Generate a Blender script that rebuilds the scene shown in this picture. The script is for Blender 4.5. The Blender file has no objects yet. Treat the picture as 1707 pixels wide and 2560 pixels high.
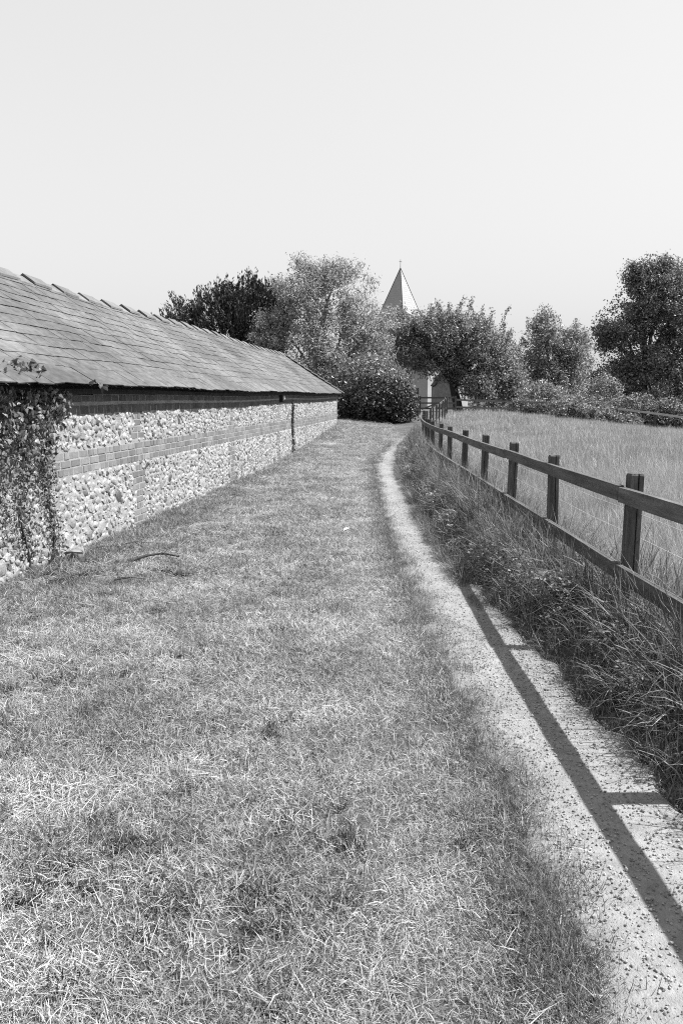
import bpy, math, random
import numpy as np
from mathutils import Matrix, Vector

rng = np.random.default_rng(11)
random.seed(5)
S = bpy.context.scene
COL = S.collection
R = math.radians

# ------------------------------------------------------------------ camera, sky, sun, exposure
H = 1.5
PITCH = math.atan((1280 - 1005) / 1940.0)
cd = bpy.data.cameras.new('camera')
cam = bpy.data.objects.new('camera', cd); COL.objects.link(cam)
cam.location = (0, 0, H)
cam.rotation_euler = (math.pi / 2 - PITCH, 0, 0)
cd.sensor_fit = 'VERTICAL'; cd.sensor_height = 36.0; cd.sensor_width = 24.0
cd.lens = 36.0 * 1940 / 2560
cd.clip_start = 0.05; cd.clip_end = 3000
S.camera = cam

SUN_EL, SUN_AZ = 54.0, 90.0
world = bpy.data.worlds.new('World'); S.world = world; world.use_nodes = True
wn = world.node_tree.nodes; wl = world.node_tree.links
sky = wn.new('ShaderNodeTexSky'); sky.sky_type = 'NISHITA'; sky.sun_disc = False
sky.sun_elevation = R(SUN_EL); sky.sun_rotation = R(SUN_AZ)
sky.air_density = 1.9; sky.dust_density = 0.6; sky.ozone_density = 1.0
bw = wn.new('ShaderNodeSeparateColor')   # the film answers to the blue of the sky
bg = wn['Background']; bg.inputs['Strength'].default_value = 0.090
wl.new(sky.outputs[0], bw.inputs[0]); 
sh = wn.new('ShaderNodeMath'); sh.operation = 'POWER'; sh.inputs[1].default_value = .42      # the film's shoulder, the same in every direction
gn = wn.new('ShaderNodeMath'); gn.operation = 'MULTIPLY'; gn.inputs[1].default_value = 2.0
wl.new(bw.outputs['Blue'], sh.inputs[0]); wl.new(sh.outputs[0], gn.inputs[0]); wl.new(gn.outputs[0], bg.inputs['Color'])

sd = bpy.data.lights.new('sun', 'SUN'); sd.energy = 5.0; sd.angle = R(0.53); sd.color = (1, 1, 1)
sun = bpy.data.objects.new('sun', sd); COL.objects.link(sun)
sun.rotation_euler = (0, R(90 - SUN_EL), 0)
sun.location = (30, 0, 40)

S.view_settings.view_transform = 'Standard'; S.view_settings.look = 'None'
S.view_settings.exposure = 1.25; S.view_settings.gamma = 1.0
S.view_settings.use_curve_mapping = False
S.render.engine = 'CYCLES'
S.cycles.use_denoising = False
S.cycles.filter_width = 1.1
S.cycles.max_bounces = 6; S.cycles.transparent_max_bounces = 4

# ------------------------------------------------------------------ small helpers
def ss(a, b, x):
    t = np.clip((x - a) / (b - a), 0, 1); return t * t * (3 - 2 * t)

def lump(x, y, f=1.0):
    return (np.sin(1.7 * f * x + 2.1 * f * y) + np.sin(2.9 * f * x - 1.3 * f * y + 1.7) + np.sin(-1.1 * f * x + 3.7 * f * y + .6)
            + np.sin(4.3 * f * x + 4.9 * f * y + 2.2) * .6) / 3.6

def n3(p, f=1.0):
    x, y, z = p[:, 0] * f, p[:, 1] * f, p[:, 2] * f
    return (np.sin(x * 1.9 + y * .7 + 1.3) + np.sin(y * 2.3 - z * 1.1) + np.sin(z * 2.1 + x * 1.3 + .5) + np.sin(x * 3.1 - y * 2.7 + z * 1.9)) / 4

PY = np.array([-3, .5, 1.8, 2.5, 3.4, 5, 7, 8.4, 11.3, 15.2, 18.4, 22, 26.5, 31, 36, 42])
PLX = np.array([.77, .77, .77, .78, .75, .72, .70, .70, .74, .82, .94, 1.26, 1.86, 2.55, 3.6, 5.0])
RY = np.array([-3, .5, 1.8, 2.6, 3.6, 4.7, 5.5, 7, 9.6, 12.4, 16.1, 21.3, 26.5, 31, 36, 42])
PRX = np.array([1.25, 1.25, 1.22, 1.19, 1.15, 1.10, 1.05, 1.03, 1.07, 1.16, 1.25, 1.58, 2.2, 2.95, 4.1, 5.6])
FY = np.array([-1, 4.54, 6.5, 10, 15, 16.6, 19.6, 24, 27, 30, 35, 40, 43])
FX = np.array([1.65, 1.665, 1.705, 1.775, 1.87, 1.94, 2.10, 2.45, 2.76, 3.25, 4.2, 5.2, 5.8])
def path_l(y): return np.interp(y, PY, PLX)
def path_r(y): return np.interp(y, RY, PRX)
def fence_x(y): return np.interp(y, FY, FX)

def T(x, y):
    x = np.asarray(x, float); y = np.asarray(y, float)
    gl = 1.05 * ss(15, 50, y)
    h2 = 1 - 1.3 * ss(8, 19, x)
    gf = .85 * ss(26, 48, y) * h2
    b = ss(-1, 2.8, x)
    near = 1 - ss(24, 34, y)
    bank = .18 * ss(.06, .60, x - path_r(y)) * near
    fx = fence_x(y)
    bank = bank - .06 * ss(.2, 1.5, x - fx) * near
    onp = ss(0, .12, path_l(y) - x) + ss(0, .12, x - path_r(y))
    lm = .018 * lump(x, y, .8) * np.clip(onp, 0, 1) * (1 - ss(40, 60, y))
    return gl * (1 - b) + gf * b + bank + lm
def Tf(x, y): return float(T(x, y))

def tag(o, label=None, cat=None, group=None, kind=None):
    if label: o['label'] = label
    if cat: o['category'] = cat
    if group: o['group'] = group
    if kind: o['kind'] = kind
    return o

def empty(name, loc=(0, 0, 0), rz=0, label=None, cat=None, group=None):
    o = bpy.data.objects.new(name, None); COL.objects.link(o)
    o.location = loc; o.rotation_euler = (0, 0, rz); o.empty_display_size = .2
    return tag(o, label, cat, group)

def qmesh(name, V, Fq, mats, smooth=False, mi=None):
    """fast mesh from an (n,3) array and a list of arrays of faces (each (m,3) or (m,4))"""
    me = bpy.data.meshes.new(name)
    V = np.asarray(V, np.float32)
    if isinstance(Fq, np.ndarray): Fq = [Fq]
    Fq = [f for f in Fq if len(f)]
    me.vertices.add(len(V)); me.vertices.foreach_set('co', V.ravel())
    loops = np.concatenate([f.ravel() for f in Fq]).astype(np.int32)
    tot = np.concatenate([np.full(len(f), f.shape[1], np.int32) for f in Fq])
    st = np.concatenate([[0], np.cumsum(tot)[:-1]]).astype(np.int32)
    me.loops.add(len(loops)); me.loops.foreach_set('vertex_index', loops)
    me.polygons.add(len(tot)); me.polygons.foreach_set('loop_start', st); me.polygons.foreach_set('loop_total', tot)
    me.polygons.foreach_set('use_smooth', np.full(len(tot), smooth, bool))
    for m in (mats if isinstance(mats, (list, tuple)) else [mats]): me.materials.append(m)
    if mi is not None: me.polygons.foreach_set('material_index', np.asarray(mi, np.int32))
    me.update(calc_edges=True)
    return me

def link(name, me, parent=None, M=None):
    o = bpy.data.objects.new(name, me); COL.objects.link(o)
    if parent is not None: o.parent = parent
    if M is not None: o.matrix_local = M
    return o

class MB:
    def __init__(s): s.V = []; s.F4 = []; s.F3 = []; s.n = 0
    def add(s, V, F4=None, F3=None):
        V = np.asarray(V, float)
        if F4 is not None and len(F4): s.F4.append(np.asarray(F4, int) + s.n)
        if F3 is not None and len(F3): s.F3.append(np.asarray(F3, int) + s.n)
        s.V.append(V); s.n += len(V)
    def box(s, c, d, M=None):
        v = np.array([[x, y, z] for x in (-.5, .5) for y in (-.5, .5) for z in (-.5, .5)]) * np.array(d)
        if M is not None: v = v @ np.array(M).T
        s.add(v + np.array(c), BOXF)
    def bar(s, a, b, w, h, up=(0, 0, 1)):
        a = np.array(a, float); b = np.array(b, float); d = b - a; L = np.linalg.norm(d); d /= L
        side = np.cross(d, up); side /= np.linalg.norm(side); u = np.cross(side, d)
        v = np.array([a + side * sx * w / 2 + u * sz * h / 2 + d * L * t for t in (0, 1) for sx in (-1, 1) for sz in (-1, 1)])
        s.add(v, BOXF)
    def tube(s, P, rad, k=7):
        P = np.asarray(P, float); rad = np.broadcast_to(np.asarray(rad, float), (len(P),))
        D = np.gradient(P, axis=0); D /= np.linalg.norm(D, axis=1)[:, None] + 1e-9
        ref = np.array([0.31, .17, .93]) if abs(D[0, 2]) < .9 else np.array([1., .2, 0])
        A = np.cross(D, ref); A /= np.linalg.norm(A, axis=1)[:, None]; B = np.cross(D, A)
        th = np.linspace(0, 2 * math.pi, k, endpoint=False)
        V = P[:, None, :] + rad[:, None, None] * (np.cos(th)[None, :, None] * A[:, None, :] + np.sin(th)[None, :, None] * B[:, None, :])
        i, j = np.meshgrid(np.arange(len(P) - 1), np.arange(k), indexing='ij'); i = i.ravel(); j = j.ravel(); j2 = (j + 1) % k
        s.add(V.reshape(-1, 3), np.stack([i * k + j, i * k + j2, (i + 1) * k + j2, (i + 1) * k + j], 1))
    def mesh(s, name, mat, smooth=False):
        F = []
        if s.F4: F.append(np.concatenate(s.F4))
        if s.F3: F.append(np.concatenate(s.F3))
        return qmesh(name, np.concatenate(s.V), F, mat, smooth)
    def build(s, name, mat, parent=None, smooth=False):
        return link(name, s.mesh(name, mat, smooth), parent)
BOXF = np.array([[0, 1, 3, 2], [4, 6, 7, 5], [0, 4, 5, 1], [2, 3, 7, 6], [0, 2, 6, 4], [1, 5, 7, 3]])

# ------------------------------------------------------------------ materials (all neutral grey: a black and white photograph)
def g3(v): return (v, v, v, 1)

class NT:
    def __init__(s, name):
        s.m = bpy.data.materials.new(name); s.m.use_nodes = True
        s.t = s.m.node_tree; s.N = s.t.nodes; s.L = s.t.links
        s.b = s.N['Principled BSDF']; s.out = s.N['Material Output']
        s.b.inputs['Specular IOR Level'].default_value = .3
    def node(s, typ, **kw):
        n = s.N.new(typ)
        for k, v in kw.items(): setattr(n, k, v)
        return n
    def set(s, inp, v):
        if hasattr(v, 'is_output') or isinstance(v, bpy.types.NodeSocket): s.L.new(v, inp)
        else: inp.default_value = v
    def math(s, op, a, b=0.0, c=None, clamp=False):
        n = s.node('ShaderNodeMath', operation=op); n.use_clamp = clamp
        s.set(n.inputs[0], a); s.set(n.inputs[1], b)
        if c is not None: s.set(n.inputs[2], c)
        return n.outputs[0]
    def coord(s, kind='Object'):
        if kind == 'World':
            return s.node('ShaderNodeNewGeometry').outputs['Position']
        return s.node('ShaderNodeTexCoord').outputs[kind]
    def noise(s, co, scale, detail=4, rough=.55, stretch=None):
        if stretch:
            mp = s.node('ShaderNodeMapping'); s.L.new(co, mp.inputs[0]); mp.inputs['Scale'].default_value = stretch; co = mp.outputs[0]
        n = s.node('ShaderNodeTexNoise'); s.L.new(co, n.inputs['Vector'])
        n.inputs['Scale'].default_value = scale; n.inputs['Detail'].default_value = detail; n.inputs['Roughness'].default_value = rough
        return n.outputs['Fac']
    def remap(s, v, a, b, c, d):
        n = s.node('ShaderNodeMapRange'); s.set(n.inputs[0], v)
        for i, x in enumerate((a, b, c, d)): n.inputs[i + 1].default_value = x
        return n.outputs[0]
    def rnd(s):
        """one random value per piece, whether it is an object of its own, an instance, or an island of a joined mesh"""
        a = s.node('ShaderNodeNewGeometry').outputs['Random Per Island']
        b = s.node('ShaderNodeObjectInfo').outputs['Random']
        return s.math('FRACT', s.math('ADD', a, b))
    def color(s, v):
        c = s.node('ShaderNodeCombineColor')
        for i in range(3): s.L.new(v, c.inputs[i])
        s.L.new(c.outputs[0], s.b.inputs['Base Color'])
        return c.outputs[0]
    def bump(s, h, strength, dist):
        n = s.node('ShaderNodeBump'); n.inputs['Strength'].default_value = strength; n.inputs['Distance'].default_value = dist
        s.L.new(h, n.inputs['Height']); s.L.new(n.outputs[0], s.b.inputs['Normal'])
    def rough(s, v, spec=None):
        s.b.inputs['Roughness'].default_value = v
        if spec is not None: s.b.inputs['Specular IOR Level'].default_value = spec
        return s

def leaf_mat(name, lo, hi, rough=.5, spec=.4, trans=.35, patch=None):
    t = NT(name); r = t.rnd()
    v = t.remap(r, 0, 1, lo, hi)
    if patch:
        nz = t.noise(t.coord('World'), patch[0], 3)
        v = t.math('MULTIPLY', v, t.remap(nz, .35, .65, patch[1], patch[2]))
    c = t.color(v); t.rough(rough, spec)
    tr = t.node('ShaderNodeBsdfTranslucent'); t.L.new(c, tr.inputs['Color'])
    mx = t.node('ShaderNodeMixShader'); mx.inputs[0].default_value = trans
    t.L.new(t.b.outputs[0], mx.inputs[1]); t.L.new(tr.outputs[0], mx.inputs[2]); t.L.new(mx.outputs[0], t.out.inputs[0])
    return t.m

def mottled(name, lo, hi, scale, rough=.85, bump=(.5, .01, 40), rnd=0.0, fine=0.0, stretch=None, spec=.25):
    t = NT(name); co = t.coord('World')
    v = t.remap(t.noise(co, scale, 5, .6, stretch), .3, .7, lo, hi)
    if fine: v = t.math('MULTIPLY', v, t.remap(t.noise(co, scale * 14, 3, .7, stretch), .3, .7, 1 - fine, 1 + fine))
    if rnd: v = t.math('MULTIPLY', v, t.remap(t.rnd(), 0, 1, 1 - rnd, 1 + rnd))
    t.color(v); t.rough(rough, spec)
    if bump: t.bump(t.noise(co, bump[2], 4, .65, stretch), bump[0], bump[1])
    return t.m

M_ground = mottled('soil_and_thatch', .035, .10, 1.4, bump=(.8, .02, 60), fine=.5)
M_path = mottled('pale_gravel', .165, .24, 1.3, bump=(.9, .008, 130), fine=.22)
M_pebble = mottled('pebble', .13, .33, 9, rnd=.35, bump=(.3, .002, 300))
M_mortar = mottled('lime_mortar', .18, .28, 3, bump=(.8, .01, 70), fine=.2)
def flint_mat():
    t = NT('flint'); co = t.coord('World'); r = t.rnd()
    ramp = t.node('ShaderNodeValToRGB'); e = ramp.color_ramp.elements
    e[0].position = 0; e[0].color = g3(.05); e[1].position = 1; e[1].color = g3(.35)
    for p, c in ((.04, .10), (.11, .19), (.5, .26), (.8, .31)):
        x = e.new(p); x.color = g3(c)
    t.L.new(r, ramp.inputs[0])
    sp = t.remap(t.noise(co, 34, 5, .7), .46, .64, 1.04, .58)
    v = t.math('MULTIPLY', t.node('ShaderNodeRGBToBW').outputs[0], sp)
    bwn = [n for n in t.N if n.type == 'RGBTOBW'][0]; t.L.new(ramp.outputs[0], bwn.inputs[0])
    t.color(v); t.rough(.6, .3); t.bump(t.noise(co, 50, 5, .7), .7, .012)
    return t.m
M_flint = flint_mat()
M_brick = mottled('brick', .10, .18, 2.5, rnd=.24, fine=.15, bump=(.6, .005, 110))
M_brick_shade = mottled('dark_brick', .06, .105, 5, rnd=.25, fine=.15, bump=(.6, .005, 110))  # same brick, with the shade of the eaves put into its colour
M_slate = mottled('stone_slate', .055, .13, .9, rnd=.10, fine=.35, bump=(.5, .006, 45), rough=.8, stretch=(1, .55, 1))
M_ridge = mottled('ridge_slate', .08, .15, 2.5, rnd=.2, fine=.25, bump=(.6, .006, 50), rough=.8)
M_beam = mottled('dark_timber', .015, .035, 4, bump=(.4, .004, 60))
M_rail = mottled('weathered_rail', .042, .12, 5, rnd=.25, fine=.5, bump=(.8, .005, 30), stretch=(6, .5, 6))
M_post = mottled('weathered_post', .036, .105, 5, rnd=.3, fine=.5, bump=(.8, .005, 30), stretch=(7, 7, .6))
M_wire = NT('galvanised_wire').rough(.4, .5).m; M_wire.node_tree.nodes['Principled BSDF'].inputs['Base Color'].default_value = g3(.4)
M_bark = mottled('bark', .025, .06, 5, fine=.3, bump=(.8, .02, 20), stretch=(2, 2, .4))
M_barkp = mottled('pale_bark', .09, .17, 5, fine=.3, bump=(.6, .01, 20))
M_spire = mottled('shingles', .23, .33, 7, fine=.3, bump=(.8, .04, 6))
M_tower = mottled('tower_flint', .12, .2, 3, fine=.2, bump=(.5, .02, 9))
M_render = mottled('pale_render', .28, .36, 1, fine=.1, bump=(.3, .01, 10))
M_tiles = mottled('dark_roof_tiles', .03, .05, 3, fine=.3, bump=(.5, .02, 12))
M_white = mottled('white_paint', .5, .6, 4, bump=None, rough=.4, spec=.5)
M_straw = leaf_mat('dry_grass', .17, .46, rough=.6, spec=.25, trans=.15, patch=(1.3, .72, 1.18))
M_green = leaf_mat('green_grass', .07, .20, rough=.5, spec=.4, trans=.3, patch=(2.0, .8, 1.2))
M_weed = leaf_mat('dark_weed', .015, .06, rough=.5, spec=.2, trans=.1)
M_bankg = leaf_mat('bank_grass', .055, .33, rough=.55, spec=.2, trans=.3, patch=(2.2, .65, 1.15))
M_field = leaf_mat('field_grass', .20, .50, rough=.5, spec=.35, trans=.3, patch=(.5, .72, 1.12))
M_ivy = leaf_mat('ivy_leaf', .025, .19, rough=.4, spec=.4, trans=.15)
M_laurel = leaf_mat('laurel_leaf', .012, .075, rough=.4, spec=.3, trans=.15)
M_hedgelight = leaf_mat('hedge_leaf', .08, .26, rough=.4, spec=.5, trans=.3)
M_ash = leaf_mat('feathery_leaf', .14, .44, rough=.5, spec=.3, trans=.4)
M_yew = leaf_mat('yew_needle', .015, .045, rough=.6, spec=.2, trans=.1)
M_cherry = leaf_mat('cherry_leaf', .06, .36, rough=.45, spec=.35, trans=.35)
M_thorn = leaf_mat('thorn_leaf', .08, .38, rough=.45, spec=.35, trans=.3)
M_oak = leaf_mat('broad_leaf', .05, .27, rough=.45, spec=.35, trans=.25)
M_bramble = leaf_mat('bramble_leaf', .07, .30, rough=.45, spec=.35, trans=.25)

# ------------------------------------------------------------------ ground sheet and path
def grade(a, b, n, p=2.2):
    t = np.linspace(-1, 1, n); return t
gx = np.concatenate([[-900, -400, -180, -90, -50, -30, -20], np.arange(-14, -4, 1.0), np.arange(-4, 4, .12), np.arange(4, 12, .5), np.arange(12, 40, 1.5), [45, 60, 90, 180, 400, 900]])
gy = np.concatenate([[-900, -300, -100, -40, -15, -6, -3], np.arange(-1, 12, .15), np.arange(12, 40, .5), np.arange(40, 70, 1.5), [75, 85, 100, 130, 180, 260, 420, 700, 1200, 1800]])
X, Y = np.meshgrid(gx, gy, indexing='ij'); Z = T(X, Y)
V = np.stack([X, Y, Z], -1).reshape(-1, 3)
i, j = np.meshgrid(np.arange(len(gx) - 1), np.arange(len(gy) - 1), indexing='ij'); i = i.ravel(); j = j.ravel(); w = len(gy)
ground = link('ground', qmesh('ground', V, np.stack([i * w + j, (i + 1) * w + j, (i + 1) * w + j + 1, i * w + j + 1], 1), M_ground, True))
tag(ground, kind='structure')

ys = np.concatenate([np.arange(-3, 12, .07), np.arange(12, 42, .25)])
us = np.linspace(0, 1, 13)
el = .025 * np.sin(ys * 7.3) + .02 * np.sin(ys * 17.1 + 1) + .012 * np.sin(ys * 41)
er = .03 * np.sin(ys * 5.9 + 2) + .02 * np.sin(ys * 19.7) + .015 * np.sin(ys * 37)
xl = path_l(ys) - .17 + el; xr = path_r(ys) + .10 + er
PXX = xl[:, None] + (xr - xl)[:, None] * us[None, :]
PYY = np.repeat(ys[:, None], 13, 1)
PZ = T(PXX, PYY) - .020 + .043 * np.clip(np.sin(us * math.pi) * 4.5, 0, 1)[None, :] + .003 * lump(PXX, PYY, 6)
V = np.stack([PXX, PYY, PZ], -1).reshape(-1, 3)
i, j = np.meshgrid(np.arange(len(ys) - 1), np.arange(12), indexing='ij'); i = i.ravel(); j = j.ravel()
path = link('path', qmesh('path', V, np.stack([i * 13 + j, i * 13 + j + 1, (i + 1) * 13 + j + 1, (i + 1) * 13 + j], 1), M_path, True))
tag(path, kind='structure')

# ------------------------------------------------------------------ scatter: points with rotation, size and prototype, instanced by geometry nodes (uncountable stuff only)
def make_scatter(name, protos, P, rot, scl, idx, label=None, cat=None):
    pc = bpy.data.collections.new(name + '_source')
    for k, me in enumerate(protos):
        pc.objects.link(bpy.data.objects.new('%s_source_%03d' % (name, k), me))
    me = bpy.data.meshes.new(name); me.vertices.add(len(P)); me.vertices.foreach_set('co', np.asarray(P, np.float32).ravel())
    a = me.attributes.new('rot', 'FLOAT_VECTOR', 'POINT'); a.data.foreach_set('vector', np.asarray(rot, np.float32).ravel())
    a = me.attributes.new('scl', 'FLOAT_VECTOR', 'POINT'); a.data.foreach_set('vector', np.asarray(scl, np.float32).ravel())
    a = me.attributes.new('idx', 'INT', 'POINT'); a.data.foreach_set('value', np.asarray(idx, np.int32))
    o = link(name, me); tag(o, label, cat, kind='stuff')
    ng = bpy.data.node_groups.new(name, 'GeometryNodeTree')
    ng.interface.new_socket('Geometry', in_out='INPUT', socket_type='NodeSocketGeometry')
    ng.interface.new_socket('Geometry', in_out='OUTPUT', socket_type='NodeSocketGeometry')
    N = ng.nodes; L = ng.links
    gi = N.new('NodeGroupInput'); go = N.new('NodeGroupOutput'); ip = N.new('GeometryNodeInstanceOnPoints')
    ci = N.new('GeometryNodeCollectionInfo'); ci.inputs['Collection'].default_value = pc
    ci.inputs['Separate Children'].default_value = True; ci.inputs['Reset Children'].default_value = True
    def attr(n, t):
        q = N.new('GeometryNodeInputNamedAttribute'); q.data_type = t; q.inputs['Name'].default_value = n; return q.outputs['Attribute']
    e2r = N.new('FunctionNodeEulerToRotation'); L.new(attr('rot', 'FLOAT_VECTOR'), e2r.inputs[0])
    L.new(gi.outputs[0], ip.inputs['Points']); L.new(ci.outputs[0], ip.inputs['Instance'])
    ip.inputs['Pick Instance'].default_value = True
    L.new(attr('idx', 'INT'), ip.inputs['Instance Index']); L.new(e2r.outputs[0], ip.inputs['Rotation']); L.new(attr('scl', 'FLOAT_VECTOR'), ip.inputs['Scale'])
    L.new(ip.outputs[0], go.inputs[0])
    md = o.modifiers.new('scatter', 'NODES'); md.node_group = ng
    return o

def blades(n, rad, ln, lean, wd, seg=3, curl=.5, seed=0, head=0.0):
    """a patch of n tapering, bent grass blades inside a disc"""
    r = np.random.default_rng(seed)
    a = r.uniform(0, 2 * np.pi, n); q = rad * np.sqrt(r.uniform(0, 1, n))
    base = np.stack([q * np.cos(a), q * np.sin(a), -.01 * np.ones(n)], 1)
    az = r.uniform(0, 2 * np.pi, n); L = r.uniform(*ln, n); th = np.radians(r.uniform(*lean, n)); cu = r.normal(0, curl, n) + curl * .8
    w = r.uniform(*wd, n)
    hd = np.stack([np.cos(az), np.sin(az), np.zeros(n)], 1); tw = r.uniform(-.9, .9, n)
    sd_ = np.stack([-np.sin(az), np.cos(az), np.zeros(n)], 1)
    up = np.array([0, 0, 1.])
    pts = [base]; ang = th.copy(); p = base
    sides = []
    for k in range(seg):
        d = hd * np.sin(ang)[:, None] + up * np.cos(ang)[:, None]
        p = p + d * (L / seg)[:, None]
        p = p.copy(); p[:, 2] = np.maximum(p[:, 2], .004)
        pts.append(p); ang = np.clip(ang + cu / seg, -.3, 2.1)
    nrm = -hd * np.cos(th)[:, None] + up * np.sin(th)[:, None]
    s = sd_ * np.cos(tw)[:, None] + nrm * np.sin(tw)[:, None]
    V = []
    prof = [1.0, .9, .62, .34, .2][:seg] if seg > 2 else [1.0, .7]
    for k in range(seg):
        wk = (w * prof[k] * .5)[:, None]
        V += [pts[k] - s * wk, pts[k] + s * wk]
    V.append(pts[seg])
    m = len(V); V = np.stack(V, 1).reshape(-1, 3); o = (np.arange(n) * m)[:, None]
    F4 = np.concatenate([o + np.array([[2 * k, 2 * k + 1, 2 * k + 3, 2 * k + 2]]) for k in range(seg - 1)])
    F3 = o + np.array([[2 * seg - 2, 2 * seg - 1, 2 * seg]])
    return V, F4, F3

def patch(name, parts):
    Vs = []; F4 = []; F3 = []; M4 = []; M3 = []; n = 0; mats = []
    for (V, f4, f3), m in parts:
        if m not in mats: mats.append(m)
        k = mats.index(m)
        Vs.append(V); F4.append(f4 + n); F3.append(f3 + n); M4 += [k] * len(f4); M3 += [k] * len(f3); n += len(V)
    return qmesh(name, np.concatenate(Vs), [np.concatenate(F4), np.concatenate(F3)], mats, mi=M4 + M3)

def pts_in(n, x0, x1, y0, y1):
    return rng.uniform(x0, x1, n), rng.uniform(y0, y1, n)

WA = np.array([-2.78, 6.38]); WD = np.array([.0948, .9955]); WN = np.array([.9955, -.0948])
def wall_x(y): return WA[0] + (y - WA[1]) * WD[0] / WD[1]

# -- lawn
lawn_p = []
for k in range(8):
    lawn_p.append(patch('lawn_patch', [(blades(120, .16, (.025, .07), (30, 88), (.0018, .0034), 3, .5, 100 + k), M_straw),
                                       (blades(30, .15, (.025, .06), (10, 70), (.0018, .0032), 3, .6, 140 + k), M_green)]))
for k in range(4):   # long flattened straw
    lawn_p.append(patch('lawn_patch', [(blades(96, .18, (.035, .105), (60, 90), (.0018, .0036), 4, .25, 200 + k), M_straw)]))
for k in range(4):   # greener upright tufts
    lawn_p.append(patch('lawn_patch', [(blades(90, .11, (.03, .09), (5, 60), (.0018, .0034), 3, .7, 240 + k), M_green),
                                       (blades(40, .13, (.03, .08), (30, 85), (.0018, .0034), 3, .5, 260 + k), M_straw)]))
for k in range(3):   # low dark weeds
    lawn_p.append(patch('lawn_weed', [(blades(70, .045, (.02, .06), (10, 85), (.003, .006), 3, .9, 280 + k), M_weed)]))
LX, LY, LS, LI = [], [], [], []
def lawn_zone(y0, y1, dens, s):
    area = (y1 - y0) * 5.5
    x, y = pts_in(int(area * dens), -4.0, 1.5, y0, y1)
    if y0 > 20: x = x * 1.4
    k = (x < path_l(y) - .02 - .13 * s + .07 * (1 - ss(5, 9, y)) + .03 * np.sin(y * 9) + .02 * np.sin(y * 23)) & (x > wall_x(y) - .05) & (np.abs(x) < .52 * y + .9)
    x, y = x[k], y[k]
    nz = lump(x, y, 1.1) + .6 * lump(x + 5, y - 3, 3.1)
    edge = ss(.50, .14, path_l(y) - x) * np.where(rng.uniform(0, 1, len(x)) < .8, 1, 0)
    track = np.exp(-((x - .22 - .05 * np.sin(y * .7)) / .24) ** 2)
    nw = ss(.8, .1, x - wall_x(y))
    hole = lump(x * 1.3 + 2, y * 1.1, 4.6)
    keep = rng.uniform(0, 1, len(x)) < np.where(nz < -.65, .34, 1.0) * np.where((hole < -.62 + .25 * (x < -.5)) & (track < .5), .22, 1.0)
    track = track[keep]
    x, y, nz, edge, nw = x[keep], y[keep], nz[keep], edge[keep], nw[keep]
    u = rng.uniform(0, 1, len(x))
    idx = np.where(u < (.10 + .66 * edge + .16 * (nz < -.2) + .10 * (x < -.7) + .45 * nw) * (1 - .9 * track) * (1 - .5 * ss(8, 15, y)), rng.integers(12, 16, len(x)), np.where(u > .72 - .2 * (x < -.8), rng.integers(8, 12, len(x)), rng.integers(0, 8, len(x))))
    sc = s * rng.uniform(.75, 1.25, len(x)) * (1 + .12 * edge + .25 * nw) * (1 - .28 * track)
    LX.append(x); LY.append(y); LS.append(sc); LI.append(idx)
lawn_zone(.3, 3.2, 300, .9); lawn_zone(3.2, 6.5, 230, 1.0); lawn_zone(6.5, 13, 130, 1.3); lawn_zone(13, 24, 70, 1.75); lawn_zone(24, 40, 42, 2.2)
for y0, y1, dens, s0 in ((.3, 4, 95, .95), (4, 10, 60, 1.05), (10, 26, 26, 1.35)):   # darker upright tufts along the path's edge
    yy = rng.uniform(y0, y1, int((y1 - y0) * dens)); LX.append(path_l(yy) - rng.uniform(.08, .22, len(yy)) + .085 * (1 - ss(5, 9, yy)) * ss(2.0, 2.6, yy) + .03 * np.sin(yy * 9) + .02 * np.sin(yy * 23) - .02); LY.append(yy)
    LS.append(s0 * rng.uniform(.5, .95, len(yy)) * (1 + .25 * lump(yy, yy * .3, 2))); LI.append(rng.integers(12, 16, len(yy)))
yy = 1.1 + 16 * rng.uniform(0, 1, 900) ** 1.5; xx = rng.uniform(-3, .6, 900)
k = (np.abs(xx) < .5 * yy + .5) & (xx > wall_x(yy)) & (rng.uniform(0, 1, 900) < .30 + .5 * (xx < -.4) + .3 * (lump(xx, yy, 1.1) < -.1)) & (np.abs(xx - .22) > .2)
LX.append(xx[k]); LY.append(yy[k]); LS.append(rng.uniform(.35, 1.1, k.sum()) * (1 + .05 * yy[k])); LI.append(rng.integers(16, 19, k.sum()))
sw = rng.uniform(0, 1, 420) ** 1.5 * 16; off = np.abs(rng.normal(.08, .34, 420)); q = WA + WD * sw[:, None] + WN * off[:, None]     # rough dark strip along the foot of the wall
LX.append(q[:, 0]); LY.append(q[:, 1]); LS.append(rng.uniform(.5, 1.6, 420)); LI.append(rng.integers(16, 19, 420))
sw = rng.uniform(-.6, 7, 300); off = rng.uniform(.02, .75, 300) ** 1.2; q = WA + WD * sw[:, None] + WN * off[:, None]; q = q[lump(q[:, 0] * 2, q[:, 1] * 2, 2.2) < .15]
LX.append(q[:, 0]); LY.append(q[:, 1]); LS.append(rng.uniform(.6, 1.7, len(q))); LI.append(rng.integers(16, 19, len(q)))
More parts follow.
